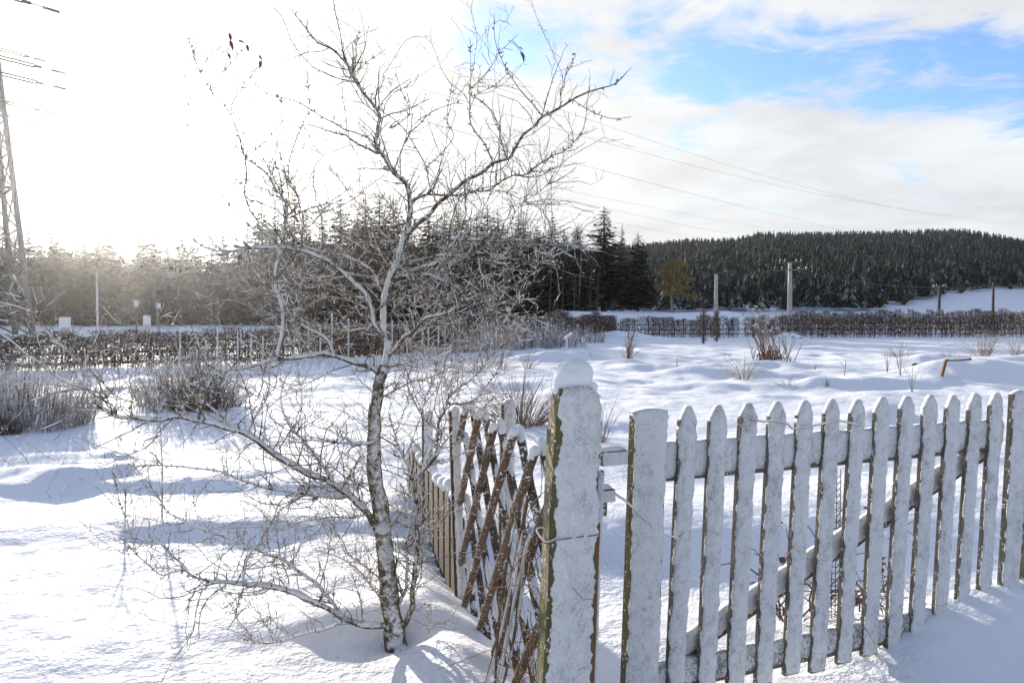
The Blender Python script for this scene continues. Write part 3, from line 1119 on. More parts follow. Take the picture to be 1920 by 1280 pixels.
def build_bushes():
    x, y = gpx(95, 808)
    thicket('bush', 'large frosted twiggy bush at the left picture edge', x - .55, y + .3, 1.15, .7, 1.0, 1700, 'frost', .02, .0032, .10, None, 'bush', .5, 1)
    x, y = gpx(60, 812)
    thicket('bush', 'small dark tuft at the foot of the large frosted bush', x - .35, y - .12, .28, .2, .36, 160, 'hedge', 0, .005, .12, None, 'bush', .1, 2)
    x, y = gpx(355, 765)
    thicket('bush', 'broad frosted brown bush behind the low left branches', x, y, 1.05, .6, 1.0, 900, 'frost', .05, .0055, .22, None, 'bush', .4, 3)
    x, y = gpx(375, 768)
    thicket('bush', 'dark brown tuft inside the broad frosted bush', x + .1, y - .3, .5, .3, .6, 200, 'hedge', 0, .006, .25, None, 'bush', .2, 4)
    # row of frosted shrubs along the hedge corner
    for k, (px, py, w, h, n) in enumerate(((905, 663, 1.5, 1.35, 260), (955, 657, 1.5, 1.5, 300), (1005, 652, 1.5, 1.5, 280), (1055, 646, 1.4, 1.3, 220), (1100, 641, 1.2, 1.1, 160))):
        x, y = gpx(px, py)
        thicket('bush', 'frosted grey thicket in front of the hedge corner, %s' % ('nearest to the fruit tree', 'second from the fruit tree', 'middle one', 'second from the snow heap', 'beside the snow heap')[k],
                x, y, w, .6, h, n, 'frost', 0, .010, .10, 'thickets at the hedge corner', 'bush', .3, 10 + k)
    for k, (px, py, w, h, n, mt, lab) in enumerate((
            (988, 692, .42, .62, 90, 'weed', 'small round dry bush left of the snow-capped gate post'),
            (895, 697, .9, .75, 120, 'weed', 'low dry bush just right of the fruit tree, in the far field'),
            (940, 692, .7, .75, 90, 'weed', 'thin dry bush between the low dry bush and the small round one'),
            (1395, 712, .75, .75, 110, 'weed', 'leaning dry bush in front of the tall seed-headed clump'),
            (1845, 672, 1.0, 1.15, 150, 'weed', 'tallest tan weed clump at the right below the hedge'),
            (1785, 681, .35, .62, 60, 'weed', 'short tan weed tuft left of the tallest tan clump'),
            (1905, 672, .6, .9, 70, 'weed', 'tan weed tuft at the right picture edge'),
            (1690, 670, .8, .7, 60, 'weed', 'faint dry weeds behind the snow heap with the dark hole'),
            (1480, 722, .8, .28, 26, 'weed', 'flat dry grass tuft right of the leaning dry bush'),
            (1552, 728, .12, .28, 24, 'weed_red', 'tiny rust-coloured grass tuft in the open snow'),
            (1530, 697, .10, .35, 6, 'weed_red', 'lone upright rust stalk behind the tiny grass tuft'),
            (1178, 676, .55, .9, 60, 'weed', 'dry stalks round the foot of the frosty tall weed'))):
        x, y = gpx(px, py)
        thicket('dry_bush' if w > .3 else 'grass_tuft', lab, x, y, w, w * .6, h, max(5, int(n * .62)), mt, -.1 if k == 3 else .05, .0045 * max(1, y / 22), .18, None, 'bush' if w > .3 else 'grass', .25, 40 + k, True)
    # thin single stalks in the right field
    for k, (px, py, t) in enumerate(((1690, 706, 640), (1712, 737, 680), (1665, 700, 655), (1270, 700, 662), (1585, 704, 672))):
        x, y = gpx(px, py)
        root = empty('dry_stalk', (x, y, hz(x, y)))
        m = MB()
        hh = at(px, t, y).z - root.location.z
        for j in range(5):
            sx = random.uniform(-.3, .3) * hh
            m.tube([(0, 0, -.05), (sx * .4, 0, hh * .5), (sx, random.uniform(-.1, .1), hh * random.uniform(.6, 1))], [.006, .005, .003], 3, False)
        m.build('stems', MAT['weed'], root)
        tag(root, ('thin dry stalks left of the right snow mound with the stick', 'thin dry stalks in front of the right snow mound', 'slanting thin stalks left of the snow heap with the dark hole',
                   'thin dry stalks between the frosty tall weed and the leaning bush', 'slanting pair of thin stalks right of the seed-headed clump')[k], 'weed', 'thin stalks in the right field')
    # wild twigs behind the lattice
    x, y = gpx(985, 800)
    thicket('bush', 'wiry bare shrub with fine twigs behind the lattice panel', x - .05, y, .85, .5, .85, 190, 'twig', 0, .005, .4, None, 'bush', .25, 70, True, .1)
    x, y = gpx(1130, 830)
    thicket('bush', 'few bare twigs showing just right of the snow-capped post', x, y, .25, .2, .75, 22, 'twig', .15, .005, .25, None, 'bush', .2, 71, True, .1)
    # stems standing in the lower left snow
    for k, (px, py, t, lab) in enumerate(((298, 972, 790, 'single frosty upright stem in the lower left snow'),
                                          (228, 965, 880, 'thin leaning stem left of the frosty upright stem'))):
        x, y = gpx(px, py)
        root = empty('dry_stalk', (x, y, hz(x, y)))
        hh = at(px, t, y).z - root.location.z
        m = MB()
        m.tube([(0, 0, -.1), (.01, 0, hh * .5), (0 if k == 0 else -.10, 0, hh)], [.0075, .006, .003], 5)
        for j in range(14):
            q = random.uniform(.2, .95)
            a = random.random() * 6.28
            L = random.uniform(.05, .22)
            p = np.array([.01 * math.sin(q * 3), 0, hh * q])
            m.tube([p, p + [math.cos(a) * L * .6, math.sin(a) * L * .6, L]], [.003, .0016], 3, False)
        m.build('stems', MAT['frost'], root)
        tag(root, lab, 'weed')


build_bushes()


def seedhead(m, c, s, r_):
    for i in range(9):
        d = np.array([r_.gauss(0, 1), r_.gauss(0, 1), abs(r_.gauss(.6, .6))])
        d = d / np.linalg.norm(d) * s
        t = np.cross(d, [0.3, .5, .8])
        t = t / np.linalg.norm(t) * s * .45
        u = np.cross(d, t)
        u = u / np.linalg.norm(u) * s * .45
        e = c + d
        m.add([tuple(e + t), tuple(e + u), tuple(e - t), tuple(e - u), tuple(e + d * .45), tuple(e - d * .45)],
              [(0, 1, 4), (1, 2, 4), (2, 3, 4), (3, 0, 4), (1, 0, 5), (2, 1, 5), (3, 2, 5), (0, 3, 5)])


def build_weeds():
    r_ = random.Random(5)
    x, y = gpx(1450, 680)
    root = empty('dry_weed_clump', (x, y, hz(x, y)))
    st, red, hd = MB(), MB(), MB()
    px_m = y / F
    for i in range(34):
        bx, by = r_.gauss(.1, .28), r_.gauss(0, .2)
        lean = r_.uniform(-.48, -.12) if i < 27 else r_.uniform(.15, .5)
        hh = r_.uniform(.8, 1.75) if i < 27 else r_.uniform(.5, 1.1)
        p0 = np.array([bx, by, -.05])
        p2 = np.array([bx + lean * hh, by + r_.gauss(0, .12), hh])
        p1 = (p0 + p2) / 2 + [r_.gauss(.04, .05), 0, 0]
        (st if i % 3 else red).tube([p0, p1, p2], [.016, .013, .007], 4, False)
        if hh > .95 or i >= 27:
            for q in range(2 if hh > 1.2 else 1):
                e = p2 + [r_.gauss(0, .13), r_.gauss(0, .1), r_.gauss(.04, .07)]
                st.tube([p2 * .9 + p1 * .1, e], [.006, .004], 3, False)
                seedhead(hd, e, .05, r_)
    for i in range(150):
        bx, by = r_.gauss(-.05, .22), r_.gauss(0, .2)
        hh = r_.uniform(.2, .95)
        p0 = np.array([bx - .1 * hh, by, hh * r_.uniform(.2, .7)])
        e = p0 + [r_.gauss(-.06, .09), r_.gauss(0, .08), -r_.uniform(.1, .35)]
        red.tube([p0, (p0 + e) / 2 + [r_.gauss(0, .03), 0, .03], e], [.006, .018, .004], 3, False)
    st.build('stems', MAT['weed'], root)
    red.build('withered_leaves', MAT['weed_red'], root)
    hd.build('seed_heads', MAT['frost'], root)
    tag(root, 'tall leaning clump of brown weeds with frosted seed heads before the right hedge', 'weed')

    x, y = gpx(1180, 678)
    root = empty('dry_weed', (x, y, hz(x, y)))
    st, hd = MB(), MB()
    for i in range(16):
        hh = r_.uniform(.4, 1.25)
        e = np.array([r_.gauss(-.02, .26) * hh * .6, r_.gauss(0, .1), hh])
        st.tube([(r_.gauss(0, .05), 0, -.05), e * [.35, .3, .55], e], [.010, .009, .005], 4, False)
        for q in range(7):
            f = r_.uniform(.55, 1.0)
            seedhead(hd, e * [f, f, f] + [r_.gauss(0, .05), 0, r_.gauss(0, .03)], .026, r_)
    st.build('stems', MAT['weed_red'], root)
    hd.build('seed_heads', MAT['frost'], root)
    tag(root, 'frosty tall weed with white tufts right of the gate post cap', 'weed')

    x, y = gpx(938, 690)
    root = empty('dry_weed', (x, y, hz(x, y)))
    st, hd = MB(), MB()
    for i in range(5):
        hh = r_.uniform(.9, 1.75)
        e = np.array([.25 * hh + r_.gauss(0, .06), r_.gauss(0, .08), hh])
        st.tube([(0, 0, -.05), e * [.4, .5, .5], e], [.010, .009, .006], 4, False)
        for q in range(12):
            f = r_.uniform(.6, 1.0)
            seedhead(hd, e * [f, f, f] + [r_.gauss(0, .03), 0, 0], .028, r_)
    st.build('stems', MAT['weed_red'], root)
    hd.build('seed_heads', MAT['weed'], root)
    tag(root, 'brown dock-like seed stalk right of the fruit tree crown', 'weed')


build_weeds()


# ------------------------------------------------------------------ things out in the field and beyond
def build_far_things():
    # white posts before the left hedge
    posts = [(337, 622, 690), (385, 640, 692), (407, 620, 695), (445, 625, 690), (470, 628, 690), (492, 632, 686), (578, 614, 680), (600, 622, 682), (622, 590, 680), (653, 600, 676),
             (735, 603, 668), (763, 605, 670), (792, 618, 664), (803, 618, 664), (822, 602, 662), (834, 612, 660), (861, 605, 658)]
    ORD = ['leftmost', 'second', 'third', 'fourth', 'fifth', 'sixth', 'seventh', 'eighth', 'ninth', 'tenth', 'eleventh', 'twelfth', 'thirteenth', 'fourteenth', 'fifteenth', 'sixteenth', 'rightmost']
    for ip, (px, t, b) in enumerate(posts):
        x, y = gpx(px, b)
        z = hz(x, y)
        top = at(px, t, y).z
        root = empty('garden_post', (x, y, z))
        m = MB()
        m.tube([(0, 0, -.15), (0, 0, (top - z) * .5), (.01, 0, top - z)], [.028 * y / 26, .026 * y / 26, .024 * y / 26], 6)
        m.build('post', MAT['white_post'], root)
        c = MB()
        w = .032 * y / 26
        c.tube([(.01, 0, top - z - .01), (.01, 0, top - z + .02), (.01, 0, top - z + .05)], [w, w * 1.05, w * .4], 6)
        c.build('snow_cap', MAT['cap'], root)
        tag(root, 'thin frosted white post before the left hedge, %s of the row%s' % (ORD[ip], '' if ip in (0, 16) else ' from the left'), 'post', 'white posts before the left hedge')
    # concrete poles
    def pole(px, top, Y, w0, w1, mat, label, arm=None, arm2=None):
        x = (px - 960) / F * Y
        z = ground_any(x, Y)
        tz = at(px, top, Y).z
        root = empty('utility_pole', (x, Y, z))
        m = MB()
        hh = tz - z
        for sx in (-1, 1):          # I-shaped pole: two flanges and a web
            m.add([(sx * w0 - .03, -w0 * .8, -.4), (sx * w0 + .03, -w0 * .8, -.4), (sx * w0 + .03, w0 * .8, -.4), (sx * w0 - .03, w0 * .8, -.4),
                   (sx * w1 - .03, -w1 * .8, hh), (sx * w1 + .03, -w1 * .8, hh), (sx * w1 + .03, w1 * .8, hh), (sx * w1 - .03, w1 * .8, hh)],
                  [(0, 3, 2, 1), (4, 5, 6, 7), (0, 1, 5, 4), (1, 2, 6, 5), (2, 3, 7, 6), (3, 0, 4, 7)])
        m.add([(-w0, -w0 * .35, -.4), (w0, -w0 * .35, -.4), (w0, w0 * .35, -.4), (-w0, w0 * .35, -.4),
               (-w1, -w1 * .35, hh - .03), (w1, -w1 * .35, hh - .03), (w1, w1 * .35, hh - .03), (-w1, w1 * .35, hh - .03)],
              [(0, 3, 2, 1), (4, 5, 6, 7), (0, 1, 5, 4), (1, 2, 6, 5), (2, 3, 7, 6), (3, 0, 4, 7)])
        m.build('pole', MAT[mat], root)
        for aw, ay in (arm or []):
            k = MB()
            az = at(px, ay, Y).z - z
            k.box((0, -w0 * .9, az), (1, 0, .04), (0, 1, 0), (0, 0, 1), aw * 2, .08, .09)
            c_ = k.build('crossarm', MAT['dark_steel'], root)
            ins = MB()
            for s in (-.92, -.5, .5, .92):
                ins.tube([(s * aw, -w0 * .9, az + .04), (s * aw, -w0 * .9, az + .12), (s * aw, -w0 * .9, az + .24)], [.03, .055, .02], 6)
            ins.build('insulators', MAT['insulator'], c_)
        tag(root, label, 'pole')
    pole(1342, 514, 66, .15, .085, 'concrete', 'pale concrete pole without crossarm, left of the crossarm pole')
    pole(1480, 493, 64, .17, .095, 'concrete', 'pale concrete pole with a thin crossarm near its top', [(1.35, 506), (.9, 492)])
    pole(1760, 535, 98, .15, .10, 'old_pole', 'distant dark timber pole before the snowy slope, left of two', [(.8, 537)])
    pole(1861, 529, 120, .16, .10, 'old_pole', 'distant dark timber pole before the snowy slope, right of two')
    # garden arch of two leafy posts
    root = None
    x0, y0 = gpx(1319, 643)
    x1, y1 = gpx(1344, 641)
    root = empty('garden_arch', (x0, y0, hz(x0, y0)))
    z0 = root.location.z
    for (xx, yy) in ((0, 0), (x1 - x0, y1 - y0)):
        m = MB()
        r_ = random.Random(int(xx * 10))
        m.tube([(xx, yy, -.2), (xx, yy, 1.7)], .05, 6)
        for i in range(260):
            z = r_.uniform(0, 1.75)
            a = r_.random() * 6.28
            q = r_.uniform(.05, .17)
            p = np.array([xx + math.cos(a) * q, yy + math.sin(a) * q, z])
            m.tube([p, p + [r_.gauss(0, .06), r_.gauss(0, .06), r_.uniform(.04, .2)]], [.012, .004], 3, False)
        m.build('post', MAT['hedge'], root)
    m = MB()
    w = x1 - x0
    m.tube([(w / 2 - w / 2 * math.cos(t), (y1 - y0) * .5, 1.7 + .38 * math.sin(t)) for t in np.linspace(0, math.pi, 10)], .016, 5)
    m.build('arch_rod', MAT['rail'], root)
    tag(root, 'vine-wrapped garden arch standing before the hedge below the plain concrete pole', 'arch')
    # little slanted plate on a stick
    x, y = gpx(1063, 664)
    root = empty('garden_plate', (x, y, hz(x, y)))
    m = MB()
    m.tube([(0, 0, -.1), (0, 0, .62)], .035, 6)
    m.build('stick', MAT['white_post'], root)
    m = MB()
    m.box((.05, 0, .72), (.8, 0, .6), (0, 1, 0), (-.6, 0, .8), .36, .2, .07)
    m.build('plate', MAT['white'], root)
    tag(root, 'small slanted snow-covered plate on a stick above the gate post cap', 'garden sign')
    # round road sign
    Y = 78
    x = (953 - 960) / F * Y
    z = hz(x, Y)
    root = empty('road_sign', (x, Y, z))
    zc = at(953, 580, Y).z - z
    m = MB()
    m.tube([(0, .05, -.2), (0, .05, zc)], .035, 6)
    m.build('post', MAT['steel'], root)

    def disc(r, yy):
        b = MB()
        n = 24
        vs_ = [(r * math.cos(k * 2 * math.pi / n), yy, zc + r * math.sin(k * 2 * math.pi / n)) for k in range(n)]
        vs_ += [(p[0], yy + .012, p[2]) for p in vs_]
        b.add(vs_, [tuple(range(n)), tuple(range(2 * n - 1, n - 1, -1))] + [(k, n + k, n + (k + 1) % n, (k + 1) % n) for k in range(n)])
        return b
    disc(.30, .0).build('rim', MAT['red'], root)
    disc(.24, -.006).build('face', MAT['white'], root)
    m = MB()
    m.box((-.02, -.012, zc + .01), (1, 0, 0), (0, 1, 0), (0, 0, 1), .2, .006, .06)
    m.box((.03, -.012, zc + .065), (1, 0, 0), (0, 1, 0), (0, 0, 1), .1, .006, .045)
    m.build('symbol', MAT['black'], root)
    tag(root, 'round white road sign on a post at the wood edge', 'road sign')
    # snow-covered stick and its lying arm at the right mound
    x, y = gpx(1766, 722)
    root = empty('bent_stick', (x, y, hz(x, y)))
    k = y / F
    m = MB()
    m.box((.05, 0, .15), (1, 0, -.25), (0, 1, 0), (.25, 0, 1), .055, .055, .42)
    m.build('upright', MAT['weed_red'], root)
    m = MB()
    m.box((.10 + 24 * k, .02, .355), (1, 0, .05), (0, 1, 0), (-.05, 0, 1), 48 * k, .05, .05)
    b_ = m.build('arm', MAT['rail'], root)
    sm = MB()
    for q in range(1):
        pts = [(.10 + f * 46 * k, .0, .385 + f * .05 * 46 * k) for f in np.linspace(0, 1, 9)]
        sm.tube(pts, [.02, .035, .042, .04, .044, .04, .043, .036, .02], 6)
    sm.build('snow', MAT['snow'], b_, True)
    tag(root, 'bent brown stick with a snowy arm beside the right snow mound', 'stick')
    # sunk black tube added in place of the dark hole in the heap
    x, y = gpx(1734, 685)
    root = empty('hole_plug', (x, y, hz(x, y)))
    m = MB()
    m.tube([(0, -.04, .0), (0, .5, .02)], [.085, .085], 10)
    m.build('plug', MAT['black'], root)
    tag(root, 'dark pipe standing in for the dark hole in the snow heap', 'plug')
    # left, behind the hedge: lamp posts, boxes
    def simple_post(name, px, t, b, r, mat, label, cat, head=None):
        x, y = gpx(px, b)
        z = hz(x, y)
        root = empty(name, (x, y, z))
        tz = at(px, t, y).z - z
        m = MB()
        m.tube([(0, 0, -.2), (0, 0, tz * .5), (0, 0, tz)], [r, r * .8, r * .55], 7)
        m.build('post', MAT[mat], root)
        if head:
            hm = MB()
            hw, hh = head
            hm.box((0, 0, tz + hh * .5), (1, 0, 0), (0, 1, 0), (0, 0, 1), hw, hw, hh)
            hm.box((0, 0, tz + hh * 1.06), (1, 0, 0), (0, 1, 0), (0, 0, 1), hw * 1.4, hw * 1.4, hh * .12)
            hm.build('lamp_head', MAT['white'], root)
        tag(root, label, cat)
    simple_post('flag_pole', 183, 508, 632, .085, 'white_post', 'slim white pole standing before the left wood', 'pole')
    simple_post('lamp_post', 256, 575, 630, .05, 'steel', 'thin lamp post with lantern left of the white notice board', 'lamp', (.24, .42))
    simple_post('lamp_post', 298, 578, 630, .05, 'steel', 'thin lamp post with lantern right of the white notice board', 'lamp', (.22, .34))
    for px, t, b, w, lab, nm in ((122, 597, 632, .62, 'pale square cabinet on a plinth right of the pylon foot', 'cabinet'), (276, 594, 628, .42, 'white upright notice board between two lamp posts', 'notice_board')):
        x, y = gpx(px, b)
        z = hz(x, y)
        root = empty(nm, (x, y, z))
        hh = at(px, t, y).z - z
        m = MB()
        m.box((0, 0, hh * .42), (1, 0, 0), (0, 1, 0), (0, 0, 1), w * .8, .3, hh * .86)
        m.build('base', MAT['concrete'], root)
        m = MB()
        m.box((0, -.02, hh * .80), (1, 0, 0), (0, 1, 0), (0, 0, 1), w, .38, hh * .55)
        m.build('panel', MAT['white'], root)
        tag(root, lab, 'cabinet' if nm == 'cabinet' else 'notice board')
    # shrubs on the snowy slope
    for k, (px, py, Y, s) in enumerate(((1802, 560, 190, 1.5), (1838, 553, 205, .9), (1894, 550, 210, .8), (1695, 582, 165, 1.6), (1650, 585, 160, 1.8))):
        x = (px - 960) / F * Y
        z = ground_any(x, Y)
        root = empty('bare_shrub', (x, Y, z))
        m = MB()
        r_ = random.Random(k)
        for i in range(110):
            e = np.array([r_.gauss(0, .5) * s, r_.gauss(0, .5) * s, abs(r_.gauss(.9, .5)) * s])
            m.tube([(0, 0, -.1), e * [.4, .4, .6], e], [.06, .05, .02], 3, False)
        m.build('stems', MAT['hedge'], root)
        tag(root, ('largest bare shrub on the far snowy slope', 'small bare shrub right of the largest slope shrub', 'small bare shrub farthest right on the slope',
                   'bare shrub low on the slope left of the timber pole', 'bare shrub at the lower left corner of the slope')[k], 'shrub')


build_far_things()


# ------------------------------------------------------------------ pylon and wires
def build_pylon():
    Y = 60.0
    cx = (-24 - 960) / F * Y
    z0 = hz(cx, Y)
    root = empty('power_pylon', (cx, Y, z0), R(45))
    HT = 32.0

    def half(z):
        return np.interp(z, [0, 22, HT], [2.4, .75, .5])
    levels = [0, 2.6, 5.0, 8.0, 11, 13.6, 16, 18, 19.8, 21.3, 22.6, 24.5, 26.5, 28.5, 30.2, HT]
    for sx in (-1, 1):
        for sy in (-1, 1):
            m = MB()
            m.tube([(sx * half(z), sy * half(z), z) for z in levels], np.interp(levels, [0, HT], [.23, .15]), 4)
            m.build('leg', MAT['steel'], root)
    br = [MB() for _ in range(4)]
    for i in range(len(levels) - 1):
        a, b = levels[i], levels[i + 1]
        for fi, (p, q) in enumerate((((-1, -1), (1, -1)), ((1, -1), (1, 1)), ((1, 1), (-1, 1)), ((-1, 1), (-1, -1)))):
            ha, hb = half(a), half(b)
            br[fi].tube([(p[0] * ha, p[1] * ha, a), (q[0] * hb, q[1] * hb, b)], .075, 4)
            br[fi].tube([(q[0] * ha, q[1] * ha, a), (p[0] * hb, p[1] * hb, b)], .075, 4)
            if i in (1, 4, 7, 10, 13):
                br[fi].tube([(p[0] * ha, p[1] * ha, a), (q[0] * ha, q[1] * ha, a)], .11, 4)
    for fi in range(4):
        br[fi].build('bracing', MAT['steel'], root)
    # arms lie across the line of the wires
    ax = np.array([-.113, -.99, 0])
    tips = []
    for z, L in ((18.2, 7.5), (21.6, 9.5), (25.8, 6.5)):
        for s in (-1, 1):
            m = MB()
            tip = ax * s * L + [0, 0, z + .3]
            for o in (np.array([.6, .6, 0]), np.array([-.6, -.6, 0])):
                m.tube([o + [0, 0, z], tip], .07, 4)
                m.tube([o + [0, 0, z + 1.5], tip], .06, 4)
            for f in (.2, .4, .6, .8):
                p = tip * f + np.array([0, 0, z]) * (1 - f)
                q = tip * f + np.array([0, 0, z + 1.5]) * (1 - f)
                m.tube([p, q], .04, 4)
            m.build('arm', MAT['steel'], root)
    # platform with snow low on the tower
    m = MB()
    m.box((0, 0, 1.9), (1, 0, 0), (0, 1, 0), (0, 0, 1), 4.5, 4.5, .14)
    m.build('frame_ring', MAT['steel'], root)
    tag(root, 'steel lattice power pylon cut by the left picture edge', 'pylon')
    return cx, Y


build_pylon()


def build_wires():
    """each wire hangs in its own vertical plane from the pylon to a far tower beyond the right edge"""
    def wire(label, trace, YA, YB, ins=None):
        pa, pb = trace[0][0], trace[-1][0]
        A = at(pa, 0, YA)
        B = at(pb, 0, YB)
        A2, B2 = np.array([A.x, A.y]), np.array([B.x, B.y])
        xs = np.array([t[0] for t in trace], float)
        ys = np.array([t[1] for t in trace], float)
        pts = []
        co = np.polyfit(xs, ys, min(3, len(xs) - 1))
        for f in np.linspace(0, 1, 60):
            p = A2 + (B2 - A2) * f
            px = p[0] / p[1] * F + 960
            py = np.polyval(co, px)
            pts.append(tuple(at(px, py, p[1])))
        root = empty('power_line', pts[0])
        o = np.array(pts[0])
        m = MB()
        m.tube([np.array(p) - o for p in pts], np.linspace(.020, .017, 60), 4, False)
        m.build('wire', MAT['wire'], root)
        if ins:
            k = MB()
            d = np.array(pts[1]) - o
            d = d / np.linalg.norm(d)
            L = ins
            s = np.array([0, 0, .09])
            for sg in (-1, 1):
                k.tube([-d * L * 1.55 + s * sg, -d * L * .55 + s * sg], .055, 6)
            k.tube([-d * L * 3.4, -d * L * 1.5], .04, 5)
            k.tube([-d * L * .55, -d * L * .4], .10, 6)
            k.tube([-d * L * .4, -d * 0.3], .035, 5)
            k.tube([-d * .5, d * .4], .085, 6)
            k.build('insulator_string', MAT['insulator'], root)
            j = MB()
            p0 = -d * .3
            p3 = -d * L * 1.7 + np.array([0, 0, -1.4])
            j.tube([p0, p0 * .7 + p3 * .3 + [0, 0, -.55], p0 * .35 + p3 * .65 + [0, 0, -.55], p3], .02, 4)
            j.build('jumper_wire', MAT['wire'], root)
        tag(root, label, 'power line', 'wires of the high-voltage line')
    wire('highest power wire, leaving the top of the picture left of the fruit tree tip', [(415, 0), (720, 92), (900, 154), (1033, 197), (1155, 244), (1415, 324), (1792, 409), (1920, 424)], 90, 330)
    wire('second highest power wire, leaving the top of the picture above the dry leaves', [(235, 0), (430, 57), (640, 120), (900, 207), (1059, 247), (1219, 282), (1415, 324), (1537, 372), (1697, 406), (1920, 412)], 72, 330)
    wire('power wire from the uppermost insulator string in the top left corner', [(86, 16), (330, 90), (430, 120), (900, 260), (1049, 297), (1219, 343), (1378, 382), (1590, 435)], 46, 300, 3.0)
    wire('power wire from the second insulator string below the top left corner', [(63, 109), (240, 157), (700, 270), (980, 345), (1272, 393), (1440, 430)], 66, 300, 2.2)
    wire('power wire from the third insulator string below the top left corner', [(99, 132), (240, 168), (700, 285), (1006, 361), (1378, 441)], 52, 260, 3.0)
    wire('power wire from the fourth insulator string below the top left corner', [(102, 162), (240, 196), (700, 310), (1006, 385), (1300, 445)], 52, 250, 3.0)
    wire('power wire from the fifth insulator string, beside the pylon leg', [(84, 209), (240, 245), (700, 345), (1200, 440)], 58, 240, 2.2)
    wire('power wire from the lowest insulator string, beside the pylon leg', [(64, 229), (240, 268), (700, 365), (1100, 440)], 66, 240, 1.9)
    # thin wires between the poles at the right
    for k, (tr, lab) in enumerate((([(1480, 505), (1620, 502), (1760, 537)], 'thin wire from the crossarm pole to the left timber pole'),
                                   ([(1760, 537), (1815, 540), (1861, 530)], 'thin wire between the two timber poles'))):
        pts = []
        Ys = (64, 98) if k == 0 else (98, 120)
        A, B = at(*tr[0], Ys[0]), at(*tr[-1], Ys[1])
        for f in np.linspace(0, 1, 20):
            p = A.lerp(B, f)
            pts.append(np.array((p.x, p.y, p.z - 4 * (.5) * f * (1 - f))) - np.array(A))
        root = empty('power_line', A)
        m = MB()
        m.tube(pts, .012, 4, False)
        m.build('wire', MAT['wire'], root)
        tag(root, lab, 'power line')


build_wires()


# ------------------------------------------------------------------ fence pieces near the viewer
def crust(mb, outline_w, z0, z1, top, t, nx, nz, base_frame, seed, thick=.008, rag=.006, wrap=.02, left_bare=.0):
    """lumpy snow layer over the front of a board.
    base_frame(x, y, z) -> world; x across, y depth (front is -t/2), z up. top(x) gives the board's top edge."""
    r_ = np.random.default_rng(seed)
    hw = outline_w / 2
    vs_f, vs_b = [], []
    for j in range(nz):
        f = j / (nz - 1)
        zq = z0 + (z1 - z0) * f
        pn = perlin(np.array([zq * 22., zq * 63., zq * 140., zq * 9., zq * 25., zq * 70., zq * 140.]) + seed * 5.7, np.array([.3, 1.7, 2.2, 3.9, 4.4, 5.6, 6.1]))
        rag_l = rag * (2.2 * pn[0] + 1.6 * pn[1] + 1.0 * pn[2]) + left_bare * max(0, pn[3] * 2.2 + .15)
        rag_r = rag * (2.2 * pn[4] + 1.6 * pn[5] + 1.0 * pn[6])
        for i in range(nx):
            g = i / (nx - 1)
            x = -hw + rag_l + g * (outline_w + rag_r - rag_l) * 1.0
            ztop = top(max(-hw, min(hw, x))) + wrap * (1 - (2 * g - 1) ** 2 * .7)
            z = z0 + (ztop - z0) * f
            edge = min(1.0, 3.2 * min(g, 1 - g)) ** .5
            th = thick * edge * (1 + .9 * perlin(np.array([x * 60 + seed * 3.1]), np.array([z * 45.0]))[0] + .3 * perlin(np.array([x * 160.]), np.array([z * 140. + seed]))[0])
            if j == nz - 1:
                th *= .25
            topw = 1 if f > 1 - wrap * 1.4 / max(.05, (z1 - z0)) else 0
            vs_f.append(base_frame(x, -t / 2 - max(.001, th), z))
            yb = -t / 2 + .002
            if topw:
                yb = t / 2 * .9
            vs_b.append(base_frame(x, yb, z))
    n = nx * nz
    fs = []
    for j in range(nz - 1):
        for i in range(nx - 1):
            a = j * nx + i
            fs.append((a, a + 1, a + nx + 1, a + nx))
            fs.append((n + a, n + a + nx, n + a + nx + 1, n + a + 1))
    for j in range(nz - 1):
        a = j * nx
        fs.append((a, a + nx, n + a + nx, n + a))
        a = j * nx + nx - 1
        fs.append((a, n + a, n + a + nx, a + nx))
    for i in range(nx - 1):
        fs.append((i, n + i, n + i + 1, i + 1))
        a = (nz - 1) * nx + i
        fs.append((a, a + 1, n + a + 1, n + a))
    mb.add(vs_f + vs_b, fs)


def board(mb, w, t, z0, top_pts, fr):
    """prism with outline from (−w/2,z0) up over top_pts [(x,z)...] to (w/2,z0)"""
    out = [(-w / 2, z0)] + list(top_pts) + [(w / 2, z0)]
    n = len(out)
    vs_ = [fr(x, -t / 2, z) for x, z in out] + [fr(x, t / 2, z) for x, z in out]
    fs = [tuple(range(n - 1, -1, -1)), tuple(range(n, 2 * n))]
    for i in range(n):
        j = (i + 1) % n
        fs.append((i, j, n + j, n + i))
    mb.add(vs_, fs)


LEAN = .052


def gate_frame(s, off=0.0, lean=LEAN, zref=0.0):
    """local frame at distance s along the gate; y axis points away from the viewer"""
    o = np.array([G_P1[0] + G_E[0] * s - G_N[0] * off, G_P1[1] + G_E[1] * s - G_N[1] * off])

    def fr(x, y, z):
        xx = x + (z - 0.6) * lean
        p = o + G_E * xx - G_N * y
        return (float(p[0]), float(p[1]), float(z))
    return fr


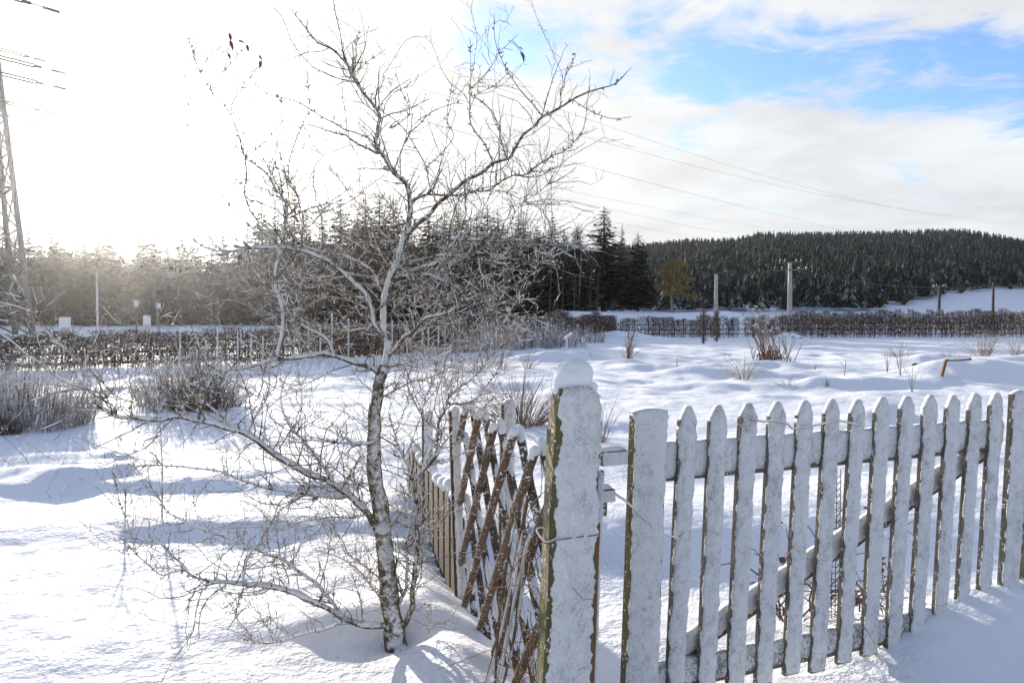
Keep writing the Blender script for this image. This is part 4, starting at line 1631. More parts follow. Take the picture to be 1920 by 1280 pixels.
def build_gate():
    root = empty('picket_gate', (float(G_P1[0]), float(G_P1[1]), -.12))
    mi = Matrix.Translation(root.location).inverted()

    def put(ob):
        ob.data.transform(mi)
        return ob
    ztop0, ztop13 = 1.172, 1.155
    for k in range(13):
        s = G_LEN * k / 12
        w = .080 + random.uniform(-.004, .004)
        zt = np.interp(k, [0, 12], [ztop0, ztop13]) - .014 + random.uniform(-.004, .004)
        lean = np.interp(k, [0, 12], [.045, .066]) + random.uniform(-.004, .004)
        fr = gate_frame(s, 0.0, lean)
        z0 = -.04 + random.uniform(-.02, .02)
        hw = w / 2
        tops = [(-hw, zt - .046), (-hw * .22, zt - .004), (hw * .22, zt - .004), (hw, zt - .046)]
        b = MB()
        board(b, w, .024, z0, tops, fr)
        p = put(b.build('picket', MAT['grey_wood'], root))
        c = MB()
        top = lambda x, zt=zt, hw=hw: zt - .004 - .042 * max(0, abs(x) / hw - .22) / .78
        crust(c, w + .005, z0 + .01, zt, top, .024, 10, 110, fr, 50 + k, .012, .0035, .024, .010)
        put(c.build('snow_crust', MAT['crust'], p, True))
    # wide hinge stile at the left
    fr = gate_frame(-.185, -.01, .035)
    b = MB()
    w = .145
    board(b, w, .05, -.25, [(-w / 2, 1.165), (w / 2, 1.165)], fr)
    p = put(b.build('stile', MAT['post_wood'], root))
    c = MB()
    crust(c, w + .002, -.22, 1.165, lambda x: 1.165, .05, 14, 100, fr, 90, .012, .004, .014, .0)
    put(c.build('snow_crust', MAT['crust'], p, True))
    # end post at the right, and one more beyond it
    for q, (s, w, mat, cr) in enumerate(((G_LEN + .155, .125, 'grey_wood', 'crust'), (G_LEN + .325, .13, 'grey_wood', 'crust'))):
        fr = gate_frame(s, -.02, .06)
        b = MB()
        board(b, w, .03, -.1, [(-w / 2, 1.15), (w / 2, 1.15)], fr)
        p = put(b.build('end_post', MAT[mat], root))
        c = MB()
        crust(c, w, -.08, 1.15, lambda x: 1.15, .03, 12, 90, fr, 95 + q, .012, .005, .02, .004)
        put(c.build('snow_crust', MAT[cr], p, True))

    # rails behind the pickets: long boards with their own snow
    def rail(name, s0, z0a, s1, z1a, hgt, off, seed, cr='crust', sh=0.0, mat='grey_wood'):
        n = 60
        c = MB()
        tk = .028
        fr0 = gate_frame(0, off, LEAN)

        def fr(a, y, zrel):
            f = (a - s0) / (s1 - s0)
            z = z0a + (z1a - z0a) * f + zrel
            return fr0(a, y, z)
        b = MB()
        out = [(s0, -hgt / 2), (s0, hgt / 2), (s1, hgt / 2), (s1, -hgt / 2)]
        vs_ = [fr(a, -tk / 2, z) for a, z in out] + [fr(a, tk / 2, z) for a, z in out]
        b.add(vs_, [(3, 2, 1, 0), (4, 5, 6, 7)] + [(i, (i + 1) % 4, 4 + (i + 1) % 4, 4 + i) for i in range(4)])
        p = put(b.build(name, MAT[mat], root))
        # snow: front sheet with a thick rounded top
        nz = 9
        r_ = np.random.default_rng(seed)
        vs_f, vs_b = [], []
        na = int((s1 - s0) / .018)
        for i in range(na):
            f = i / (na - 1)
            a = s0 + (s1 - s0) * f
            tp = hgt / 2 + .014 + .010 * perlin(np.array([a * 14.]), np.array([seed * 1.7]))[0]
            bt = -hgt / 2 + .012 + .030 * abs(perlin(np.array([a * 22.]), np.array([seed * 2.3]))[0])
            for j in range(nz):
                g = j / (nz - 1)
                zr = bt + (tp - bt) * g
                th = .010 * (1 + .6 * perlin(np.array([a * 60.]), np.array([zr * 60 + seed]))[0]) * min(1, 4 * g + .1) * (1 if j < nz - 1 else .2)
                vs_f.append(fr(a, -tk / 2 - max(.001, th), zr))
                vs_b.append(fr(a, tk / 2 * .9 if j >= nz - 2 else -tk / 2 + .002, zr))
        nn = na * nz
        fs = []
        for i in range(na - 1):
            for j in range(nz - 1):
                q = i * nz + j
                fs.append((q, q + nz, q + nz + 1, q + 1))
                fs.append((nn + q, nn + q + 1, nn + q + nz + 1, nn + q + nz))
            q = i * nz + nz - 1
            fs.append((q, q + nz, nn + q + nz, nn + q))
            q = i * nz
            fs.append((q, nn + q, nn + q + nz, q + nz))
        c.add(vs_f + vs_b, fs)
        put(c.build('snow_crust', MAT[cr], p, True))
    e = G_LEN
    rail('top_rail', -.13, .945, e + .09, .935, .145, .028, 3)
    rail('bottom_rail', -.11, .055, e + .09, .045, .11, .028, 4, 'crust_thin')
    rail('brace', .04, .13, e + .02, .865, .105, .058, 5)
    tag(root, 'white snow-plastered picket gate with pointed pickets and a diagonal brace', 'gate')

    # twig hooked over the pickets, thin string on the stile
    def strand(name, label, pts, r, mat, cat, snow=0.0):
        P = [np.array(q, float) for q in pts]
        o = P[0]
        rt = empty(name, o)
        m = MB()
        m.tube([q - o for q in P], np.linspace(r, r * .6, len(P)), 5)
        m.build('strand', MAT[mat], rt)
        if snow > 0:
            sm = MB()
            sm.tube([q - o + [0, -.002, r * 1.1] for q in P], [snow * random.uniform(.5, 1.2) for q in P], 5)
            sm.build('snow', MAT['snow'], rt, True)
        tag(rt, label, cat)

    def gp(px, py, off):
        """point on the plane parallel to the gate, off metres in front of it"""
        u = (px - 960) / F
        # solve along ray for plane (p-G_P1).G_N = off
        d = at(px, py, 1.0) - Vector((0, 0, EYE))
        den = d.x * G_N[0] + d.y * G_N[1]
        t = (off + G_P1[0] * G_N[0] + G_P1[1] * G_N[1]) / den
        return (d.x * t, d.y * t, EYE + d.z * t)
    strand('thorny_twig', 'thin thorny twig hooked across the picket tops', [gp(1408, 786, .03), gp(1432, 791, .035), gp(1450, 788, .035), gp(1476, 795, .04), gp(1486, 804, .03), gp(1520, 800, .035),
            gp(1555, 792, .03), gp(1575, 789, .035), gp(1600, 795, .04), gp(1616, 799, .03)], .0032, 'twig', 'twig', .004)
    strand('string', 'snow-laden string slanting across the gate stile to the first picket', [gp(1150, 925, .05), gp(1168, 936, .05), gp(1192, 957, .055), gp(1215, 978, .05), gp(1230, 993, .04), gp(1250, 1003, .03), gp(1275, 1010, .03), gp(1283, 1000, .03)], .003, 'straw', 'string', .0055)
    strand('string', 'thin dark string hanging from the gate foot into the drift', [gp(1600, 1165, .02), gp(1625, 1180, .05), gp(1640, 1205, .08), gp(1650, 1235, .10), gp(1668, 1262, .14), gp(1685, 1285, .18)], .0024, 'twig', 'string', .0)
    # rail stub and blocks between main post and stile
    rt = empty('gate_latch_blocks', gp(1145, 930, 0))
    o = np.array(rt.location)

    def blk(name, px, py, off, sx, sy, sz, mat, snow=False):
        m = MB()
        c = np.array(gp(px, py, off)) - o
        m.box(c, (*G_E, 0), (-G_N[0], -G_N[1], 0), (.03, 0, 1), sx, sy, sz)
        b = m.build(name, MAT[mat], rt)
        if snow:
            s_ = MB()
            pts = [c + np.array([*G_E, 0]) * sx * f + [0, 0, sz * .5] for f in (-.5, -.3, 0, .3, .5)]
            s_.tube(pts, [.008, .016, .02, .018, .008], 7)
            s_.build('snow', MAT['snow'], b, True)
            s2 = MB()
            s2.box(c + np.array([*G_N, 0]) * (sy * .5 + .004), (*G_E, 0), (-G_N[0], -G_N[1], 0), (0, 0, 1), sx * .98, .006, sz * .9)
            s2.build('snow_crust', MAT['crust'], b)
    blk('rail_stub', 1147, 857, -.02, .11, .05, .055, 'grey_wood', True)
    blk('block', 1133, 927, -.03, .06, .06, .05, 'board_wood', True)
    blk('bracket', 1122, 952, -.05, .05, .05, .055, 'grey_wood', False)
    tag(rt, 'wooden rail stub and latch blocks between gate post and gate stile', 'latch')


build_gate()


def build_gate_post():
    Y = 2.5
    base = at(1072, 590, Y)
    cx = base.x
    yaw = R(12)
    e = np.array([math.cos(yaw), math.sin(yaw)])
    nrm = np.array([e[1], -e[0]])
    z0 = -.2
    root = empty('gate_post', (cx, Y, z0))
    mi = Matrix.Translation(root.location).inverted()
    lean = .042

    def fr(x, y, z):
        xx = x + (z - 1.2) * lean
        p = np.array([cx, Y]) + e * xx - nrm * y
        return (float(p[0]), float(p[1]), float(z))
    w, t = .148, .13
    zt = 1.325
    b = MB()
    # slightly uneven, split post: stacked sections
    zs = np.linspace(z0 - .1, zt, 12)
    secs = []
    for i, z in enumerate(zs):
        j = .003 * math.sin(i * 2.1)
        sh = .014 if i == 11 else 0
        secs += [fr(-w / 2 + j + sh, -t / 2, z), fr(w / 2 + j * .5 - sh * 2, -t / 2, z), fr(w / 2 - .01 - sh * 2, t / 2, z), fr(-w / 2 + .012 + sh, t / 2, z)]
    fs = []
    for i in range(11):
        for k in range(4):
            k2 = (k + 1) % 4
            fs.append((i * 4 + k, i * 4 + k2, i * 4 + 4 + k2, i * 4 + 4 + k))
    fs.append((44, 45, 46, 47))
    fs.append((3, 2, 1, 0))
    b.add(secs, fs)
    p = b.build('post', MAT['post_wood'], root)
    p.data.transform(mi)
    c = MB()
    top = lambda x: zt - (.035 * max(0, (x - .03) / .044) if x > .03 else 0)
    crust(c, w - .008, z0, zt, top, t, 26, 170, lambda x, y, z: fr(x + .004, y, z), 7, .013, .006, .01, .022)
    o = c.build('snow_crust', MAT['crust'], p, True)
    o.data.transform(mi)
    # rounded snow cap: sideways-leaning blob on a shoulder
    cap = MB()
    nlat, nlon = 16, 26

    def blob(cx_, cz_, rx, ry, rz_, skew, zcut, seed):
        vs_ = []
        for i in range(nlat + 1):
            th = math.pi * i / nlat
            for k in range(nlon):
                ph = 2 * math.pi * k / nlon
                x = math.sin(th) * math.cos(ph)
                y = math.sin(th) * math.sin(ph)
                z = math.cos(th)
                s_ = 1 + .14 * float(perlin(np.array([x * 1.6 + seed + z]), np.array([y * 1.6 + z * 1.2]))[0])
                # boxier below, rounder above
                pw = .75
                xx = math.copysign(abs(x) ** pw, x) * rx * s_
                yy = math.copysign(abs(y) ** pw, y) * ry * s_
                zz = z * rz_ * s_
                if zz < zcut:
                    zz = zcut
                vs_.append(fr(cx_ + xx + skew * zz, yy, cz_ + zz))
        fs_ = []
        for i in range(nlat):
            for k in range(nlon):
                k2 = (k + 1) % nlon
                fs_.append((i * nlon + k, (i + 1) * nlon + k, (i + 1) * nlon + k2, i * nlon + k2))
        cap.add(vs_, fs_)
    blob(.002, zt - .004, .073, .066, .034, 0, -.02, 1)
    blob(-.004, zt + .024, .060, .060, .066, .20, -.03, 2)
    o = cap.build('snow_cap', MAT['cap'], root, True)
    o.data.transform(mi)
    # wire tie round the post
    def tie(z, rr, mat, name, off):
        q = MB()
        pts = []
        for k in range(25):
            a = 2 * math.pi * k / 24
            x = math.copysign(abs(math.cos(a)) ** .35, math.cos(a)) * (w / 2 + off)
            y = math.copysign(abs(math.sin(a)) ** .35, math.sin(a)) * (t / 2 + off)
            pts.append(np.array(fr(x, y, z + .012 * math.cos(a) + .004 * math.sin(3 * a))))
        q.tube(pts, rr, 6, False)
        o_ = q.build(name, MAT[mat], root, True)
        o_.data.transform(mi)
    tie(.868, .0024, 'brown_wood', 'wire_tie', .0135)
    tie(.8715, .0026, 'snow', 'snow_on_tie', .0125)
    tag(root, 'thick mossy gate post plastered with snow under a round snow cap', 'post')
    # brown plank and pale lath behind the post
    for nm, px, off, ww, mat, lab, zt2, cr in (('plank', 1110, .10, .05, 'brown_wood', 'bare brown plank standing behind the gate post', .86, False),
                                               ('lath', 1122, .16, .022, 'board_wood', 'narrow pale lath right of the brown plank', 1.02, True)):
        rt = empty(nm, (cx + .09, Y + off, -.2))
        m = MB()
        x0 = (px - 960) / F * (Y + off)

        def f2(x, y, z, x0=x0, off=off):
            pq = np.array([x0, Y + off]) + e * (x + (z - .85) * .035) - nrm * y
            return (float(pq[0]), float(pq[1]), float(z))
        board(m, ww, .03, -.3, [(-ww / 2, zt2), (ww / 2, zt2 + .01)], f2)
        o = m.build('board', MAT[mat], rt)
        o.data.transform(Matrix.Translation(rt.location).inverted())
        if cr:
            c = MB()
            crust(c, ww, -.2, zt2, lambda x: zt2, .03, 5, 60, f2, 3, .006, .001, .008)
            o2 = c.build('snow_crust', MAT['crust'], o, True)
            o2.data.transform(Matrix.Translation(rt.location).inverted())
        tag(rt, lab, nm)


build_gate_post()


def lat(s, off, z):
    """point on the lattice row: s along it, off to the left, z up"""
    p = L_P0 + L_D * s + L_N * off
    return np.array([p[0], p[1], z])


def snow_on(sm, pts, rad, seed, amount=1.0, wind=(0.30, -0.55, 0.78), keep=.75, sides=6, freq=26, minseg=3):
    """irregular ridge of snow along the upper and windward side of a limb"""
    pts = np.asarray(pts, float)
    n = len(pts)
    if n < 3:
        return
    rad = np.broadcast_to(np.asarray(rad, float), (n,))
    tan = np.gradient(pts, axis=0)
    tan /= np.linalg.norm(tan, axis=1)[:, None] + 1e-9
    w = np.array(wind)
    w = w / np.linalg.norm(w)
    side = w[None, :] - tan * (tan @ w)[:, None]
    ln = np.linalg.norm(side, axis=1)[:, None]
    side = side / (ln + 1e-6)
    arc = np.concatenate([[0], np.cumsum(np.linalg.norm(np.diff(pts, axis=0), axis=1))])
    nz = perlin(arc * freq + seed * 7.3, np.full(n, seed * 1.37)) + .5 * perlin(arc * 70 + seed * 3.3, np.full(n, seed * 2.1))
    k = np.clip((nz + (np.asarray(keep) - .5) * 1.4) * 1.9, 0, 1.25) * (0.35 + .65 * ln[:, 0])
    seg = []
    for i in range(n + 1):
        if i < n and k[i] > .12:
            seg.append(i)
        else:
            if len(seg) >= minseg:
                sg = np.array(seg)
                rr = rad[sg] * (.62 + .40 * k[sg]) * amount + .0010
                rr = rr * (1 + .45 * perlin(arc[sg] * 75 + seed, np.full(len(sg), 3.3 + seed)))
                rr = rr * np.where((np.arange(len(sg)) == 0) | (np.arange(len(sg)) == len(sg) - 1), .35, 1)
                sm.tube(pts[sg] + side[sg] * (rad[sg] * (.55 + .35 * k[sg] * amount))[:, None], rr, sides)
            seg = []


def build_lattice():
    root = empty('lattice_panel', tuple(lat(0, 0, -.1)))
    o = np.array(root.location)
    S, ZT, ZB = 1.62, 1.075, -.02
    r_ = random.Random(3)

    def slat(p0, p1, off, rad, mat, seed, snow_amt, wind):
        n = 40
        pts = np.array([lat(p0[0] + (p1[0] - p0[0]) * f, off, p0[1] + (p1[1] - p0[1]) * f) for f in np.linspace(0, 1, n)])
        pts += np.cumsum(np.random.default_rng(seed).normal(size=(n, 3)) * .0006, axis=0)
        m = MB()
        rr = rad * (1 + .06 * np.sin(np.arange(n) * .9 + seed))
        rr[-1] *= .8
        m.tube(pts - o, rr, 8)
        p = m.build('slat', MAT[mat], root, True)
        sm = MB()
        # snow pom on the upper end
        top = pts[0] if p0[1] > p1[1] else pts[-1]
        dn = (pts[1] - pts[0]) if p0[1] > p1[1] else (pts[-2] - pts[-1])
        dn = dn / np.linalg.norm(dn)
        up = np.array([.0, -.004, .006])
        sm.tube([top - o + up - dn * .018, top - o + up - dn * .004, top - o + up + dn * .02, top - o + up + dn * .055, top - o + up + dn * .085],
                [rad * .5, rad * 1.05, rad * 1.12, rad * .95, rad * .4], 8)
        snow_on(sm, pts - o, np.full(n, rad), seed, snow_amt, wind, .5 if mat == 'slat_wood' else .62, 7)
        sm.build('snow', MAT['cap'], p, True)
    k = 0
    for c in (2.49, 2.15, 1.81, 1.49, 1.15, .81, .47, .13):
        c += r_.uniform(-.015, .015)
        zt = ZT + r_.uniform(-.02, .02)
        s0, z0 = c - zt, zt
        if s0 < -.15:
            s0, z0 = -.15, c + .15
        s1, z1 = c - ZB, ZB
        if s1 > S:
            s1, z1 = S, c - S
        slat((s0, z0), (s1, z1), .020, .0185, 'slat_wood', 11 + k, .55, (.5, -.6, .6))
        k += 1
    for c in (-.95, -.62, -.29, .05, .39, .73, 1.07, 1.41):
        zt = ZT + r_.uniform(-.03, .02)
        s0, z0 = c + zt, zt
        if s0 > S:
            s0, z0 = S, S - c
        s1, z1 = c + ZB, ZB
        if s1 < -.1:
            s1, z1 = -.1, -.1 - c
        slat((s1, z1), (s0, z0), -.020, .0175, 'dark_slat', 41 + k, .9, (.35, -.8, .35))
        k += 1
    tag(root, 'crossed-slat lattice panel of brown poles left of the gate post', 'lattice fence')

    # frame post at its far end
    def upright(name, s, off, w, d, z1, label, mat='board_wood', seed=3, lean=-.03, group=None, cr=True):
        rt = empty(name, tuple(lat(s, off, -.1)))
        mi = Matrix.Translation(rt.location).inverted()
        ex = np.array([1.0, .12])
        ex = ex / np.linalg.norm(ex)
        ny = np.array([ex[1], -ex[0]])
        c0 = lat(s, off, 0)[:2]

        def fr(x, y, z):
            p = c0 + ex * (x + (z - .5) * lean) - ny * y
            return (float(p[0]), float(p[1]), float(z))
        m = MB()
        board(m, w, d, -.2, [(-w / 2, z1), (w / 2, z1)], fr)
        p = m.build('post', MAT[mat], rt)
        p.data.transform(mi)
        if cr:
            c = MB()
            crust(c, w - .012, -.15, z1, lambda x: z1, d, 8, 80, lambda x, y, z: fr(x + .010, y, z), seed, .012, .003, .03, .0)
            q = c.build('snow_crust', MAT['crust'], p, True)
            q.data.transform(mi)
        tag(rt, label, 'post', group)
    upright('fence_post', 1.70, .02, .055, .055, 1.02, 'slim post with a sunlit edge at the far end of the lattice')
    upright('fence_post', 1.62, -.24, .075, .06, 1.06, 'wide snow-white post behind the lattice', 'grey_wood', 8, .02)
    upright('fence_post', 3.18, -.02, .075, .07, .82, 'snow-plastered thicker post in the low board fence', 'grey_wood', 9, .0)

    # low board fence beyond
    rt = empty('board_fence', tuple(lat(1.9, 0, 0)))
    o2 = np.array(rt.location)
    s = 1.86
    i = 0
    while s < 4.25:
        z = hz(*lat(s, 0, 0)[:2])
        zt = .50 + .025 * math.sin(i * 1.7) - .02 * (s - 2)
        m = MB()
        c0 = lat(s, 0, 0)

        def fr(x, y, zz, c0=c0):
            p = c0[:2] + L_D * x + L_N * y
            return (float(p[0] - o2[0]), float(p[1] - o2[1]), float(zz - o2[2]))
        w = .155
        board(m, w, .024, z - .2, [(-w / 2, zt - .035), (-w * .18, zt), (w * .18, zt), (w / 2, zt - .035)], fr)
        b = m.build('board', MAT['board_wood'], rt)
        sm = MB()
        top = [np.array(fr(x, 0, zt + .012 - .035 * max(0, abs(x) / w * 2 - .36) / .64)) for x in np.linspace(-w / 2, w / 2, 7)]
        sm.tube(top, [.012, .026, .034, .036, .033, .025, .012], 8)
        sm.build('snow', MAT['cap'], b, True)
        s += .225
        i += 1
    for zz in (.16, .36):
        m = MB()
        a, b = lat(1.8, -.03, zz) - o2, lat(4.30, -.03, zz) - o2
        m.box((a + b) / 2, (*L_D, 0), (*L_N, 0), (0, 0, 1), np.linalg.norm(b - a), .03, .06)
        m.build('rail', MAT['board_wood'], rt)
    tag(rt, 'low brown board fence with snowy tops running back from the lattice', 'fence')

    # dry vine and straw at the near end of the lattice
    rt = empty('dry_vine', tuple(lat(.1, .05, -.1)))
    o3 = np.array(rt.location)
    st, tw, sm = MB(), MB(), MB()
    for i in range(80):
        s0 = r_.uniform(-.12, .20)
        z0 = r_.uniform(.0, .9)
        L = r_.uniform(.12, .5)
        p = lat(s0, r_.uniform(.03, .09), z0) - o3
        d = np.array([r_.gauss(0, .35), r_.gauss(0, .5), r_.gauss(-.5, .8)])
        pts = [p]
        for q in range(6):
            d = d + np.array([r_.gauss(0, .35), r_.gauss(0, .35), r_.gauss(-.05, .35)])
            d = d / np.linalg.norm(d)
            pts.append(pts[-1] + d * L / 6)
        (st if i % 3 else tw).tube(pts, np.linspace(.0022, .0012, 7), 3, False)
    for i in range(6):
        a = lat(r_.uniform(-.1, .2), .08, r_.uniform(.55, .95)) - o3
        b = lat(r_.uniform(.05, .6), .14, -.08) - o3
        mid = (a + b) / 2 + [r_.gauss(0, .05), r_.gauss(0, .05), 0]
        f = np.linspace(0, 1, 18)[:, None]
        pts = a * (1 - f) ** 2 + 2 * mid * f * (1 - f) + b * f ** 2
        tw.tube(pts, np.linspace(.007, .004, 18), 5)
        snow_on(sm, pts, np.full(18, .006), i, 1.0)
    st.build('straw', MAT['straw'], rt)
    tw.build('stems', MAT['slat_wood'], rt)
    sm.build('snow', MAT['snow'], rt, True)
    tag(rt, 'tangle of dry straw vine between the lattice and the gate post', 'vine')


build_lattice()


def build_bramble():
    """dark tangle behind the gate"""
    r_ = random.Random(9)
    x, y = 1.72, 4.35
    rt = empty('bramble', (x, y, hz(x, y)))
    z0 = rt.location.z
    m, lv, sm = MB(), MB(), MB()
    for i in range(26):
        p = np.array([r_.uniform(-.22, .30), r_.uniform(-.12, .12), -.1])
        hh = r_.uniform(.35, .85)
        pts = [p]
        d = np.array([r_.gauss(0, .2), r_.gauss(0, .2), 1.0])
        for q in range(12):
            d = d + np.array([r_.gauss(0, .22), r_.gauss(0, .2), -.03 * q])
            d = d / np.linalg.norm(d)
            pts.append(pts[-1] + d * hh / 11)
        m.tube(pts, np.linspace(.006, .002, 13), 4, False)
        for q in range(6):
            c = np.array(pts[r_.randint(4, 12)])
            e = np.array([r_.gauss(0, 1), r_.gauss(0, 1), r_.gauss(0, .8)])
            e = e / np.linalg.norm(e) * r_.uniform(.05, .16)
            m.tube([c, c + e * .5 + [0, 0, .01], c + e], [.003, .0025, .0015], 3, False)
            if r_.random() < .5:
                s = np.cross(e, [0, 0, 1.0]) * .25
                lv.add([tuple(c + e), tuple(c + e * 1.2 + s), tuple(c + e * 1.5 - [0, 0, .02]), tuple(c + e * 1.2 - s)], [(0, 1, 2, 3)])
    # wire netting column
    for k in range(22):
        zz = .05 + k * .035
        w = .055
        m.tube([(.02 - w, 0, zz), (.02 - w * .5, -.045, zz + .004), (.02 + w * .5, -.045, zz - .004), (.02 + w, 0, zz)], .0028, 3, False)
    for k in range(5):
        xx = .02 - .055 + k * .0275
        m.tube([(xx, -.04 + abs(k - 2) * .016, -.05), (xx, -.04 + abs(k - 2) * .016, .82)], .0028, 3, False)
    m.build('stems', MAT['hedge'], rt)
    lv.build('leaves', MAT['leaf'], rt)
    tag(rt, 'dark bramble tangle seen through the gate pickets', 'bush')


build_bramble()


